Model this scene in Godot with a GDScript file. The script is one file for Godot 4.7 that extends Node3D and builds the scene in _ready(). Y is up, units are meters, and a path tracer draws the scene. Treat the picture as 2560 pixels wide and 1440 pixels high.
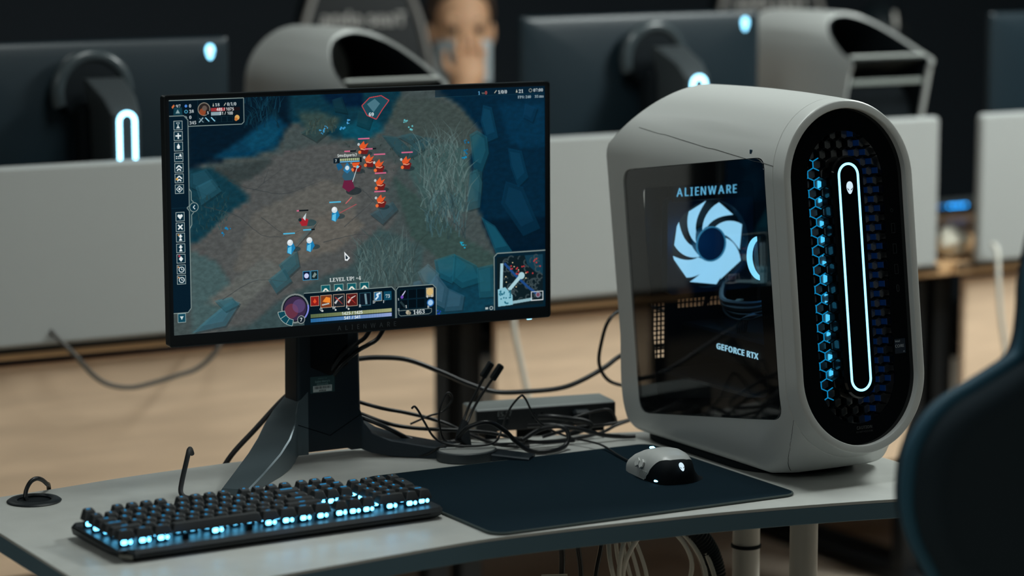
extends Node3D
# A gaming desk in a computer lab. Units are metres, y is up, x runs along the rows of desks, +z points towards the seated user of the near desk.

const DESK := 0.74
const FAR_DESK := 0.757

# ------------------------------------------------------------------ mesh builder
class MB:
	var t := PackedVector3Array()

	func tri(a: Vector3, b: Vector3, c: Vector3) -> void:
		t.append(a); t.append(b); t.append(c)

	func quad(a: Vector3, b: Vector3, c: Vector3, d: Vector3) -> void:
		tri(a, b, c); tri(a, c, d)

	func out_quad(a: Vector3, b: Vector3, c: Vector3, d: Vector3, o: Vector3) -> void:
		if (b - a).cross(c - a).dot((a + b + c + d) * 0.25 - o) < 0.0:
			quad(d, c, b, a)
		else:
			quad(a, b, c, d)

	func out_tri(a: Vector3, b: Vector3, c: Vector3, o: Vector3) -> void:
		if (b - a).cross(c - a).dot((a + b + c) / 3.0 - o) < 0.0:
			tri(a, c, b)
		else:
			tri(a, b, c)

	func box(c: Vector3, s: Vector3, ch := 0.0, B := Basis.IDENTITY) -> MB:
		var h := s * 0.5
		var k := minf(ch, minf(h.x, minf(h.y, h.z)) * 0.98)
		var P := func(a: int, sx: float, sy: float, sz: float) -> Vector3:
			return c + B * Vector3(sx * (h.x if a == 0 else h.x - k), sy * (h.y if a == 1 else h.y - k), sz * (h.z if a == 2 else h.z - k))
		for s1 in [-1.0, 1.0]:
			out_quad(P.call(0, s1, -1, -1), P.call(0, s1, 1, -1), P.call(0, s1, 1, 1), P.call(0, s1, -1, 1), c)
			out_quad(P.call(1, -1, s1, -1), P.call(1, 1, s1, -1), P.call(1, 1, s1, 1), P.call(1, -1, s1, 1), c)
			out_quad(P.call(2, -1, -1, s1), P.call(2, 1, -1, s1), P.call(2, 1, 1, s1), P.call(2, -1, 1, s1), c)
		if k > 0.0:
			for s1 in [-1.0, 1.0]:
				for s2 in [-1.0, 1.0]:
					out_quad(P.call(0, s1, s2, -1), P.call(0, s1, s2, 1), P.call(1, s1, s2, 1), P.call(1, s1, s2, -1), c)
					out_quad(P.call(0, s1, -1, s2), P.call(0, s1, 1, s2), P.call(2, s1, 1, s2), P.call(2, s1, -1, s2), c)
					out_quad(P.call(1, -1, s1, s2), P.call(1, 1, s1, s2), P.call(2, 1, s1, s2), P.call(2, -1, s1, s2), c)
					for s3 in [-1.0, 1.0]:
						out_tri(P.call(0, s1, s2, s3), P.call(1, s1, s2, s3), P.call(2, s1, s2, s3), c)
		return self

	# a polygon in the xy plane pushed from z0 to z1, its rims cut back by bev
	func prism(poly: PackedVector2Array, z0: float, z1: float, bev := 0.0, X := Transform3D.IDENTITY) -> MB:
		var p := poly.duplicate()
		if MB.area(p) < 0.0:
			p.reverse()
		var q := MB.inset(p, bev) if bev > 0.0 else p
		var n := p.size()
		var idx := Geometry2D.triangulate_polygon(q)
		for i in range(0, idx.size(), 3):
			var a := q[idx[i]]
			var b := q[idx[i + 1]]
			var c := q[idx[i + 2]]
			if (b - a).cross(c - a) < 0.0:
				var s := b
				b = c
				c = s
			tri(X * Vector3(a.x, a.y, z1), X * Vector3(b.x, b.y, z1), X * Vector3(c.x, c.y, z1))
			tri(X * Vector3(a.x, a.y, z0), X * Vector3(c.x, c.y, z0), X * Vector3(b.x, b.y, z0))
		for i in n:
			var j := (i + 1) % n
			quad(X * Vector3(p[i].x, p[i].y, z0 + bev), X * Vector3(p[j].x, p[j].y, z0 + bev), X * Vector3(p[j].x, p[j].y, z1 - bev), X * Vector3(p[i].x, p[i].y, z1 - bev))
			if bev > 0.0:
				quad(X * Vector3(p[i].x, p[i].y, z1 - bev), X * Vector3(p[j].x, p[j].y, z1 - bev), X * Vector3(q[j].x, q[j].y, z1), X * Vector3(q[i].x, q[i].y, z1))
				quad(X * Vector3(q[i].x, q[i].y, z0), X * Vector3(q[j].x, q[j].y, z0), X * Vector3(p[j].x, p[j].y, z0 + bev), X * Vector3(p[i].x, p[i].y, z0 + bev))
		return self

	# a band between two outlines with equally many points (outer, inner), from z0 to z1
	func band(po: PackedVector2Array, pi: PackedVector2Array, z0: float, z1: float, X := Transform3D.IDENTITY) -> MB:
		var n := po.size()
		for i in n:
			var j := (i + 1) % n
			var a := X * Vector3(po[i].x, po[i].y, z1)
			var b := X * Vector3(po[j].x, po[j].y, z1)
			var c := X * Vector3(pi[j].x, pi[j].y, z1)
			var d := X * Vector3(pi[i].x, pi[i].y, z1)
			var e := X * Vector3(po[i].x, po[i].y, z0)
			var f := X * Vector3(po[j].x, po[j].y, z0)
			var g := X * Vector3(pi[j].x, pi[j].y, z0)
			var h := X * Vector3(pi[i].x, pi[i].y, z0)
			quad(a, b, c, d)
			quad(h, g, f, e)
			quad(e, f, b, a)
			quad(d, c, g, h)
		return self

	func lathe(prof: PackedVector2Array, n := 32, X := Transform3D.IDENTITY, a0 := 0.0, a1 := TAU) -> MB:
		for i in n:
			var u := a0 + (a1 - a0) * i / n
			var v := a0 + (a1 - a0) * (i + 1) / n
			for k in prof.size() - 1:
				var p := prof[k]
				var q := prof[k + 1]
				quad(X * Vector3(p.x * cos(u), p.y, p.x * sin(u)), X * Vector3(q.x * cos(u), q.y, q.x * sin(u)), X * Vector3(q.x * cos(v), q.y, q.x * sin(v)), X * Vector3(p.x * cos(v), p.y, p.x * sin(v)))
		return self

	# rings of equally many points; each ring runs counter-clockwise seen from the end of the loft
	func loft(rings: Array, cap0 := true, cap1 := true, closed := true) -> MB:
		var n: int = rings[0].size()
		for k in rings.size() - 1:
			var A: PackedVector3Array = rings[k]
			var B: PackedVector3Array = rings[k + 1]
			for i in (n if closed else n - 1):
				var j := (i + 1) % n
				quad(A[i], A[j], B[j], B[i])
		if cap0:
			fan(rings[0], true)
		if cap1:
			fan(rings[-1], false)
		return self

	func fan(r: PackedVector3Array, flip: bool) -> void:
		var c := Vector3.ZERO
		for p in r:
			c += p
		c /= r.size()
		for i in r.size():
			var j := (i + 1) % r.size()
			if flip:
				tri(c, r[j], r[i])
			else:
				tri(c, r[i], r[j])

	func tube(path: PackedVector3Array, r: float, n := 8, closed := false, flat := 1.0) -> MB:
		var m := path.size()
		var rings := []
		var side := Vector3.ZERO
		for i in m:
			var d: Vector3
			if closed:
				d = path[(i + 1) % m] - path[(i - 1 + m) % m]
			else:
				d = path[mini(i + 1, m - 1)] - path[maxi(i - 1, 0)]
			d = d.normalized()
			if i == 0:
				side = d.cross(Vector3.UP if absf(d.y) < 0.9 else Vector3.RIGHT).normalized()
			side = (side - d * side.dot(d)).normalized()
			var up := side.cross(d)
			var ring := PackedVector3Array()
			for k in n:
				var a := -TAU * k / n
				ring.append(path[i] + side * cos(a) * r + up * sin(a) * r * flat)
			rings.append(ring)
		if closed:
			rings.append(rings[0])
		return loft(rings, not closed, not closed)

	func add(o: MB, X := Transform3D.IDENTITY) -> MB:
		for p in o.t:
			t.append(X * p)
		return self

	# normals: faces that meet at less than the crease angle are smoothed together
	func mesh(crease := 35.0) -> ArrayMesh:
		var nt := t.size() / 3
		var fn := PackedVector3Array()
		fn.resize(nt)
		var at := {}
		for i in nt:
			fn[i] = (t[i * 3 + 1] - t[i * 3]).cross(t[i * 3 + 2] - t[i * 3])
			for k in 3:
				var key := Vector3i((t[i * 3 + k] * 40000.0).round())
				if at.has(key):
					at[key].append(i)
				else:
					at[key] = PackedInt32Array([i])
		var lim := cos(deg_to_rad(crease))
		var V := PackedVector3Array()
		var N := PackedVector3Array()
		V.resize(nt * 3)
		N.resize(nt * 3)
		for i in nt:
			var own := fn[i].normalized()
			for k in 3:
				var p := t[i * 3 + k]
				var s := Vector3.ZERO
				for f: int in at[Vector3i((p * 40000.0).round())]:
					var l := fn[f].length()
					if l > 0.0 and fn[f].dot(own) >= lim * l:
						s += fn[f]
				var w := i * 3 + (0 if k == 0 else 3 - k)
				V[w] = p
				N[w] = s.normalized() if s.length_squared() > 0.0 else own
		var arr := []
		arr.resize(Mesh.ARRAY_MAX)
		arr[Mesh.ARRAY_VERTEX] = V
		arr[Mesh.ARRAY_NORMAL] = N
		var am := ArrayMesh.new()
		am.add_surface_from_arrays(Mesh.PRIMITIVE_TRIANGLES, arr)
		return am

	static func area(p: PackedVector2Array) -> float:
		var s := 0.0
		for i in p.size():
			s += p[i].cross(p[(i + 1) % p.size()])
		return s * 0.5

	static func inset(p: PackedVector2Array, d: float) -> PackedVector2Array:
		var r := PackedVector2Array()
		var n := p.size()
		for i in n:
			var e1 := (p[i] - p[(i - 1 + n) % n]).normalized()
			var e2 := (p[(i + 1) % n] - p[i]).normalized()
			var n1 := Vector2(-e1.y, e1.x)
			var n2 := Vector2(-e2.y, e2.x)
			var b := (n1 + n2).normalized()
			r.append(p[i] + b * d / maxf(0.4, b.dot(n1)))
		return r

# ------------------------------------------------------------------ outlines
func round_rect(w: float, h: float, r: float, n := 6, c := Vector2.ZERO) -> PackedVector2Array:
	var p := PackedVector2Array()
	for q in 4:
		var o := Vector2((w * 0.5 - r) * (1 if q == 0 or q == 3 else -1), (h * 0.5 - r) * (1 if q < 2 else -1))
		for i in n + 1:
			var a := PI * 0.5 * (q + float(i) / n)
			p.append(c + o + Vector2(cos(a), sin(a)) * r)
	return p

func stadium(w: float, h: float, n := 24) -> PackedVector2Array:
	var p := PackedVector2Array()
	var r := w * 0.5
	for i in n + 1:
		var a := PI * i / n
		p.append(Vector2(cos(a) * r, h * 0.5 - r + sin(a) * r))
	for i in n + 1:
		var a := PI + PI * i / n
		p.append(Vector2(cos(a) * r, -h * 0.5 + r + sin(a) * r))
	return p

func rounded(poly: PackedVector2Array, r: float, n := 5) -> PackedVector2Array:
	var out := PackedVector2Array()
	var m := poly.size()
	for i in m:
		var p := poly[i]
		var a := poly[(i - 1 + m) % m]
		var b := poly[(i + 1) % m]
		var k := minf(r, minf(p.distance_to(a), p.distance_to(b)) * 0.45)
		var s := p + (a - p).normalized() * k
		var e := p + (b - p).normalized() * k
		for j in n + 1:
			var u := float(j) / n
			out.append(s.lerp(p, u).lerp(p.lerp(e, u), u))
	return out

func smooth(pts: Array, per := 6, closed := false) -> PackedVector3Array:
	var out := PackedVector3Array()
	var n := pts.size()
	for i in (n if closed else n - 1):
		var a: Vector3 = pts[(i - 1 + n) % n] if closed else pts[maxi(i - 1, 0)]
		var b: Vector3 = pts[i]
		var c: Vector3 = pts[(i + 1) % n]
		var d: Vector3 = pts[(i + 2) % n] if closed else pts[mini(i + 2, n - 1)]
		for k in per:
			out.append(b.cubic_interpolate(c, a, d, float(k) / per))
	if not closed:
		out.append(pts[-1])
	return out

func smooth2(pts: Array, per := 6, closed := true) -> PackedVector2Array:
	var out := PackedVector2Array()
	var n := pts.size()
	for i in (n if closed else n - 1):
		var a: Vector2 = pts[(i - 1 + n) % n] if closed else pts[maxi(i - 1, 0)]
		var b: Vector2 = pts[i]
		var c: Vector2 = pts[(i + 1) % n]
		var d: Vector2 = pts[(i + 2) % n] if closed else pts[mini(i + 2, n - 1)]
		for k in per:
			out.append(b.cubic_interpolate(c, a, d, float(k) / per))
	if not closed:
		out.append(pts[-1])
	return out

func table(x: float, xs: Array, ys: Array) -> float:
	if x <= xs[0]:
		return ys[0]
	for i in xs.size() - 1:
		if x <= xs[i + 1]:
			return lerpf(ys[i], ys[i + 1], (x - xs[i]) / (xs[i + 1] - xs[i]))
	return ys[-1]

# ------------------------------------------------------------------ things and parts
var taken := {}

func numbered(called: String) -> String:
	taken[called] = taken.get(called, -1) + 1
	return called if taken[called] == 0 else "%s_%03d" % [called, taken[called]]

func tag(o: Node3D, label: String, category: String, group := "") -> Node3D:
	o.set_meta("label", label)
	o.set_meta("category", category)
	if group:
		o.set_meta("group", group)
	return o

func thing(called: String, label: String, category: String, at := Vector3.ZERO, turn := 0.0, group := "") -> Node3D:
	var o := Node3D.new()
	o.name = numbered(called)
	add_child(o)
	o.position = at
	o.rotation.y = turn
	return tag(o, label, category, group)

func part(called: String, shape: Variant, m: Material, parent: Node = self, crease := 35.0) -> MeshInstance3D:
	var o := MeshInstance3D.new()
	o.mesh = shape.mesh(crease) if shape is MB else shape
	o.material_override = m
	if parent == self:
		o.name = numbered(called)
		add_child(o)
	else:
		o.name = called
		parent.add_child(o, true)
	return o

func single(called: String, shape: Variant, m: Material, label: String, category: String, group := "", crease := 35.0) -> MeshInstance3D:
	var o := part(called, shape, m, self, crease)
	tag(o, label, category, group)
	return o

func struct(called: String, shape: Variant, m: Material) -> MeshInstance3D:
	var o := part(called, shape, m)
	o.set_meta("kind", "structure")
	return o

func copy_of(src: Node3D, called: String, label: String, at: Vector3, turn: float, group := "") -> Node3D:
	var o: Node3D = src.duplicate()
	o.name = numbered(called)
	add_child(o)
	o.position = at
	o.rotation.y = turn
	o.set_meta("label", label)
	if group:
		o.set_meta("group", group)
	return o

# ------------------------------------------------------------------ materials
func mat(c: Color, rough := 0.6, metal := 0.0, spec := 0.5) -> StandardMaterial3D:
	var m := StandardMaterial3D.new()
	m.albedo_color = c
	m.roughness = rough
	m.metallic = metal
	m.metallic_specular = spec
	return m

func hexc(s: String) -> Color:
	return Color.html(s)

func glow(c: Color, e: float, base := Color(0.02, 0.02, 0.02)) -> StandardMaterial3D:
	var m := mat(base, 0.4)
	m.emission_enabled = true
	m.emission = c
	m.emission_energy_multiplier = e
	return m

func noise_tex(freq: float, seed_: int, lo: Color, hi: Color, size := 512, oct := 3) -> NoiseTexture2D:
	var f := FastNoiseLite.new()
	f.noise_type = FastNoiseLite.TYPE_SIMPLEX_SMOOTH
	f.frequency = freq
	f.seed = seed_
	f.fractal_octaves = oct
	var g := Gradient.new()
	g.set_color(0, lo)
	g.set_color(1, hi)
	var n := NoiseTexture2D.new()
	n.noise = f
	n.width = size
	n.height = size
	n.seamless = true
	n.color_ramp = g
	return n

func grainy(m: StandardMaterial3D, freq: float, seed_: int, lo: float, hi: float, scale := Vector3.ONE, oct := 3) -> StandardMaterial3D:
	m.albedo_texture = noise_tex(freq, seed_, Color(lo, lo, lo), Color(hi, hi, hi), 512, oct)
	m.uv1_triplanar = true
	m.uv1_world_triplanar = true
	m.uv1_scale = scale
	return m

func bumpy(m: StandardMaterial3D, freq: float, seed_: int, height_cm: float, scale := Vector3.ONE) -> StandardMaterial3D:
	m.heightmap_enabled = true
	m.heightmap_texture = noise_tex(freq, seed_, Color.BLACK, Color.WHITE, 512, 2)
	m.heightmap_scale = height_cm
	m.uv1_triplanar = true
	m.uv1_world_triplanar = true
	m.uv1_scale = scale
	return m

# flat lettering as thin geometry: width in metres, centred
func letters(text: String, height: float, font: Font, depth := 0.0006, track := 0.0) -> ArrayMesh:
	var st := SurfaceTool.new()
	var x := 0.0
	if track == 0.0:
		var tm := _text(text, height, font, depth)
		return tm_to_mesh(tm)
	var meshes := []
	for ch in text:
		var w := height * 0.5
		if ch != " ":
			var tm := _text(ch, height, font, depth)
			var ab := tm.get_aabb()
			w = ab.size.x
			meshes.append([tm, x + w * 0.5])
		x += w + track
	x -= track
	for e in meshes:
		st.append_from(e[0], 0, Transform3D(Basis(), Vector3(e[1] - x * 0.5, 0, 0)))
	return st.commit()

func _text(text: String, height: float, font: Font, depth: float) -> TextMesh:
	var tm := TextMesh.new()
	tm.text = text
	tm.font = font
	tm.font_size = 32
	tm.pixel_size = height / 32.0 / 0.72
	tm.depth = depth
	tm.curve_step = 2.0
	return tm

func tm_to_mesh(tm: TextMesh) -> ArrayMesh:
	var st := SurfaceTool.new()
	st.append_from(tm, 0, Transform3D.IDENTITY)
	return st.commit()

func font(called := "Droid Sans", weight := 400, italic := false) -> SystemFont:
	var f := SystemFont.new()
	f.font_names = PackedStringArray([called])
	f.font_weight = weight
	f.font_italic = italic
	return f

# ------------------------------------------------------------------ flat print: screens, stickers
class PT:
	var im: Image
	var k := 1.0          # drawing units to pixels

	func _init(w: int, h: int, c: Color, scale := 1.0) -> void:
		k = scale
		im = Image.create(int(w * scale), int(h * scale), false, Image.FORMAT_RGB8)
		im.fill(c)

	func put(x: int, y: int, c: Color, a: float) -> void:
		if x < 0 or y < 0 or x >= im.get_width() or y >= im.get_height():
			return
		im.set_pixel(x, y, c if a >= 1.0 else im.get_pixel(x, y).lerp(c, a))

	func poly(p: Array, c: Color, a := 1.0) -> void:
		var lo := INF
		var hi := -INF
		for q: Vector2 in p:
			lo = minf(lo, q.y * k)
			hi = maxf(hi, q.y * k)
		for y in range(maxi(0, floori(lo)), mini(im.get_height(), ceili(hi) + 1)):
			var xs := []
			var yy := y + 0.5
			for i in p.size():
				var s: Vector2 = p[i] * k
				var e: Vector2 = p[(i + 1) % p.size()] * k
				if (s.y <= yy) != (e.y <= yy):
					xs.append(s.x + (e.x - s.x) * (yy - s.y) / (e.y - s.y))
			xs.sort()
			for i in range(0, xs.size() - 1, 2):
				var x0: float = xs[i]
				var x1: float = xs[i + 1]
				for x in range(floori(x0), ceili(x1)):
					var cover := minf(x + 1.0, x1) - maxf(float(x), x0)
					if cover > 0.0:
						put(x, y, c, a * minf(cover, 1.0))

	func rect(x: float, y: float, w: float, h: float, c: Color, a := 1.0) -> void:
		poly([Vector2(x, y), Vector2(x + w, y), Vector2(x + w, y + h), Vector2(x, y + h)], c, a)

	func frame(x: float, y: float, w: float, h: float, t: float, c: Color, a := 1.0) -> void:
		rect(x, y, w, t, c, a)
		rect(x, y + h - t, w, t, c, a)
		rect(x, y + t, t, h - 2 * t, c, a)
		rect(x + w - t, y + t, t, h - 2 * t, c, a)

	func line(p: Array, w: float, c: Color, a := 1.0, w_end := -1.0) -> void:
		var n := p.size() - 1
		for i in n:
			var s: Vector2 = p[i]
			var e: Vector2 = p[i + 1]
			var d := (e - s).normalized().orthogonal() * 0.5
			var ws := w if w_end < 0.0 else lerpf(w, w_end, float(i) / n)
			var we := w if w_end < 0.0 else lerpf(w, w_end, float(i + 1) / n)
			poly([s + d * ws, e + d * we, e - d * we, s - d * ws], c, a)

	func disc(x: float, y: float, rx: float, c: Color, a := 1.0, ry := -1.0) -> void:
		var p := []
		for i in 28:
			p.append(Vector2(x + cos(TAU * i / 28) * rx, y + sin(TAU * i / 28) * (rx if ry < 0.0 else ry)))
		poly(p, c, a)

	func ring(x: float, y: float, r: float, w: float, c: Color, a0 := 0.0, a1 := TAU) -> void:
		var p := []
		for i in 33:
			var a := lerpf(a0, a1, i / 32.0)
			p.append(Vector2(x + cos(a) * r, y + sin(a) * r))
		line(p, w, c)

	# y is the middle of the capitals; anchor 0 left, 0.5 centre, 1 right
	func text(s: String, x: float, y: float, cap: float, c: Color, f: Font, anchor := 0.0, a := 1.0, squeeze := 1.0) -> void:
		var ts := TextServerManager.get_primary_interface()
		var big := 64
		var ln := TextLine.new()
		ln.add_string(s, f, big)
		var sc := cap * k / (big * 0.72)
		var ox := x * k - ln.get_line_width() * sc * squeeze * anchor
		var base := y * k + cap * k * 0.5
		for g in ts.shaped_text_get_glyphs(ln.get_rid()):
			var fr: RID = g["font_rid"]
			var sz := Vector2i(big, 0)
			ts.font_render_glyph(fr, sz, g["index"])
			var uv: Rect2 = ts.font_get_glyph_uv_rect(fr, sz, g["index"])
			if uv.size.x >= 1.0 and uv.size.y >= 1.0:
				var tex: Image = ts.font_get_texture_image(fr, sz, ts.font_get_glyph_texture_idx(fr, sz, g["index"]))
				var off: Vector2 = ts.font_get_glyph_offset(fr, sz, g["index"]) + g["offset"]
				var gl := tex.get_region(Rect2i(uv))
				gl.convert(Image.FORMAT_RGBA8)
				var w := maxi(1, roundi(uv.size.x * sc * squeeze))
				var h := maxi(1, roundi(uv.size.y * sc))
				gl.resize(w, h, Image.INTERPOLATE_BILINEAR if sc > 0.5 else Image.INTERPOLATE_LANCZOS)
				var x0 := roundi(ox + off.x * sc * squeeze)
				var y0 := roundi(base + off.y * sc)
				for j in h:
					for i in w:
						var v := gl.get_pixel(i, j).a
						if v > 0.02:
							put(x0 + i, y0 + j, c, v * a)
			ox += g["advance"] * sc * squeeze

	func tex() -> ImageTexture:
		return ImageTexture.create_from_image(im)

func V(x: float, y: float) -> Vector2:
	return Vector2(x, y)

func pts2(a: Array) -> Array:
	var r := []
	for i in range(0, a.size(), 2):
		r.append(Vector2(a[i], a[i + 1]))
	return r

# the picture on the near screen: a top-down game with its panels
func game_picture() -> ImageTexture:
	var lo := PT.new(1440, 810, hexc("4a5656"), 0.125)
	var soft := [
		[[66, 330, 200, 280, 395, 200, 560, 170, 700, 190, 860, 260, 800, 360, 846, 443, 760, 560, 640, 640, 480, 690, 300, 780, 120, 810, 66, 810], "595c5b"],
		[[300, 400, 560, 300, 700, 330, 680, 480, 560, 560, 380, 620, 220, 600], "676762"],
		[[420, 470, 640, 400, 720, 470, 600, 560, 470, 560], "6d6a63"],
		[[380, 720, 560, 640, 700, 600, 790, 810, 260, 810], "3f5456"],
		[[66, 520, 160, 560, 250, 700, 66, 810], "4c6566"],
		[[120, 700, 330, 560, 420, 600, 240, 740], "686c68"],
		[[0, 0, 560, 0, 520, 60, 430, 110, 400, 170, 300, 205, 150, 215, 66, 240, 66, 0], "051b2b"],
		[[150, 205, 250, 150, 380, 60, 430, 100, 390, 180, 290, 205], "0a3f5a"],
		[[270, 150, 360, 90, 410, 120, 380, 170, 300, 190], "0c4a66"],
		[[66, 240, 150, 235, 240, 300, 290, 350, 200, 400, 110, 480, 66, 500], "133e4c"],
		[[150, 240, 300, 225, 390, 215, 320, 270, 240, 300], "3c4646"],
		[[440, 0, 870, 0, 850, 50, 800, 120, 700, 165, 600, 150, 520, 110, 440, 90], "0e3a4a"],
		[[560, 0, 720, 0, 720, 50, 600, 40], "04203a"],
		[[470, 60, 560, 60, 640, 90, 600, 130, 500, 120], "384f4d"],
		[[620, 110, 760, 90, 800, 130, 720, 170, 640, 150], "0d5468"],
		[[850, 20, 1000, 30, 1080, 60, 1150, 110, 1165, 200, 1060, 240, 900, 180, 820, 100], "465350"],
		[[1010, 0, 1440, 0, 1440, 610, 1250, 600, 1170, 440, 1135, 250, 1185, 160, 1100, 60], "04283f"],
		[[1250, 60, 1440, 60, 1440, 220, 1300, 210], "053450"],
		[[830, 300, 1000, 430, 1100, 530, 1240, 610, 1240, 700, 1050, 640, 900, 520], "3d5450"],
		[[900, 180, 1120, 200, 1135, 300, 1110, 440, 960, 420, 900, 300], "43605f"],
		[[680, 560, 780, 480, 950, 560, 930, 690, 680, 690], "41595a"],
		[[960, 660, 1230, 650, 1230, 810, 960, 810], "0f4256"],
		[[1180, 480, 1440, 480, 1440, 610, 1240, 605], "031c2f"],
	]
	for s in soft:
		lo.poly(pts2(s[0]), hexc(s[1]))
	lo.im.resize(90, 51, Image.INTERPOLATE_BILINEAR)
	lo.im.resize(1440, 810, Image.INTERPOLATE_CUBIC)
	var p := PT.new(8, 8, Color.BLACK)
	p.im = lo.im
	var fine := FastNoiseLite.new()
	fine.seed = 5
	fine.frequency = 0.035
	fine.fractal_octaves = 4
	for y in 810:
		for x in 1440:
			var v := 0.9 + 0.13 * fine.get_noise_2d(x * 0.8 + y * 0.6, y * 1.3 - x * 0.3)
			var c := p.im.get_pixel(x, y)
			p.im.set_pixel(x, y, Color(c.r * v, c.g * v, c.b * v))
	var rng := RandomNumberGenerator.new()
	rng.seed = 11
	# stones with a lit side and a dark foot
	var stones := [
		[[790, 152, 850, 160, 900, 205, 880, 245, 850, 225], "28545f"], [[850, 160, 905, 150, 950, 165, 905, 190], "2f5b66"], [[905, 190, 960, 165, 1010, 175, 930, 225, 890, 240], "2b5560"],
		[[1190, 60, 1225, 70, 1250, 180, 1205, 195, 1180, 120], "0d4c6b"], [[1135, 165, 1165, 150, 1205, 175, 1212, 235, 1185, 300, 1150, 285], "1f6476"], [[1150, 285, 1185, 300, 1180, 380, 1140, 350], "2a5a63"],
		[[1135, 300, 1165, 290, 1185, 340, 1175, 430, 1120, 440], "2f6572"], [[1290, 220, 1345, 232, 1372, 330, 1330, 365, 1300, 290], "0a4564"], [[1280, 340, 1350, 365, 1420, 520, 1350, 545, 1260, 420], "083d5a"],
		[[1360, 60, 1410, 80, 1390, 130, 1350, 110], "073a5a"], [[1180, 465, 1235, 500, 1305, 598, 1240, 606], "1a6c84"], [[990, 610, 1070, 592, 1120, 640, 1060, 700, 1000, 670], "1d6a80"],
		[[1070, 592, 1160, 640, 1190, 700, 1100, 720, 1060, 690], "1a6478"], [[1160, 650, 1225, 640, 1228, 760, 1170, 760], "246879"], [[925, 650, 966, 622, 1010, 660, 1000, 720, 950, 700], "5a7d88"],
		[[1000, 660, 1044, 716, 1030, 790, 975, 760, 960, 705], "4c7288"], [[1044, 716, 1110, 748, 1100, 800, 1030, 800], "416a80"], [[890, 690, 935, 680, 950, 700, 900, 715], "4a6c7e"],
		[[72, 255, 130, 240, 175, 300, 130, 330, 72, 300], "24586a"], [[90, 300, 150, 275, 185, 320, 110, 365], "2c6476"], [[66, 806, 120, 765, 215, 700, 245, 712, 190, 790], "3a7488"],
		[[150, 700, 215, 690, 240, 720, 190, 740], "37707f"], [[390, 590, 460, 540, 470, 600, 420, 640], "2f6674"], [[350, 640, 410, 600, 440, 650, 380, 690], "326977"], [[480, 130, 530, 110, 590, 130, 540, 165], "2c4b4d"],
		[[700, 60, 760, 80, 740, 130, 690, 110], "14424e"], [[600, 20, 640, 10, 660, 70, 610, 60], "123c48"], [[420, 560, 520, 470, 540, 440, 480, 500], "3d626c"], [[740, 430, 830, 390, 850, 420, 790, 470], "365a66"],
	]
	for s in stones:
		var q := pts2(s[0])
		var c := hexc(s[1])
		var mid := Vector2.ZERO
		for v: Vector2 in q:
			mid += v
		mid /= q.size()
		var foot := []
		for v: Vector2 in q:
			foot.append(v + Vector2(4, 6))
		p.poly(foot, c.darkened(0.6), 0.4)
		p.poly(q, c, 0.42)
		var cap := []
		for v: Vector2 in q:
			cap.append(mid + (v - mid) * 0.72 + Vector2(-3, -6))
		p.poly(cap, c.lightened(0.04), 0.3)
	# cracks in the path
	for s in [[210, 285, 300, 320, 340, 300, 410, 255], [300, 320, 420, 340, 560, 300], [340, 300, 360, 250], [120, 370, 240, 410, 330, 480, 420, 490, 480, 470], [330, 420, 420, 490], [560, 520, 700, 500, 790, 520], [700, 330, 760, 390, 800, 460], [640, 470, 760, 380], [180, 700, 300, 640, 420, 650]]:
		var q := pts2(s)
		var dense := smooth2(q, 8, false)
		var arr := []
		for v in dense:
			arr.append(v + Vector2(rng.randf_range(-1.5, 1.5), rng.randf_range(-1.5, 1.5)))
		p.line(arr, 4.0, hexc("3a3f41"), 0.55, 1.2)
	# grass
	for spec in [[Vector2(1030, 330), Vector2(95, 150), 300, "7c9a98", 95.0], [Vector2(1040, 470), Vector2(80, 70), 120, "557f86", 70.0], [Vector2(800, 630), Vector2(110, 70), 240, "6c8886", 95.0], [Vector2(340, 60), Vector2(70, 60), 70, "164f66", 70.0], [Vector2(150, 400), Vector2(60, 60), 60, "3f6468", 30.0], [Vector2(560, 120), Vector2(60, 25), 50, "5a6a60", 24.0], [Vector2(840, 230), Vector2(200, 60), 90, "4f6460", 14.0]]:
		for i in spec[2]:
			var o: Vector2 = spec[0] + Vector2(rng.randf_range(-1, 1), rng.randf_range(-1, 1)) * spec[1]
			var hgt: float = spec[4] * rng.randf_range(0.4, 1.0)
			var lean := rng.randf_range(-0.6, 0.6)
			var tip := o + Vector2(lean * hgt, -hgt)
			var droop := Vector2(lean * hgt * 0.5, hgt * rng.randf_range(0.0, 0.25) * absf(lean))
			var c := hexc(spec[3]).darkened(rng.randf_range(0.1, 0.55))
			p.line([o, o.lerp(tip, 0.5) + Vector2(-lean * 6, 0), tip + droop], rng.randf_range(4.0, 8.0), c, 0.55, 0.6)
	for s in [[1125, 190, "0f6fa0"], [1120, 225, "0f6fa0"], [1115, 250, "1487b8"], [560, 130, "3f9ad0"], [575, 118, "3f9ad0"], [660, 100, "56a8e0"], [640, 120, "3f9ad0"], [885, 110, "63c0c8"], [900, 130, "63c0c8"], [205, 455, "1a7fb5"], [190, 470, "1a7fb5"], [1100, 560, "1aa0c0"], [1110, 568, "1aa0c0"], [1010, 800, "2040a8"]]:
		for i in 5:
			p.disc(s[0] + rng.randf_range(-10, 10), s[1] + rng.randf_range(-8, 8), rng.randf_range(2, 4), hexc(s[2]), 0.9)
	game_pieces(p, rng)
	game_panels(p)
	return p.tex()

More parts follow.
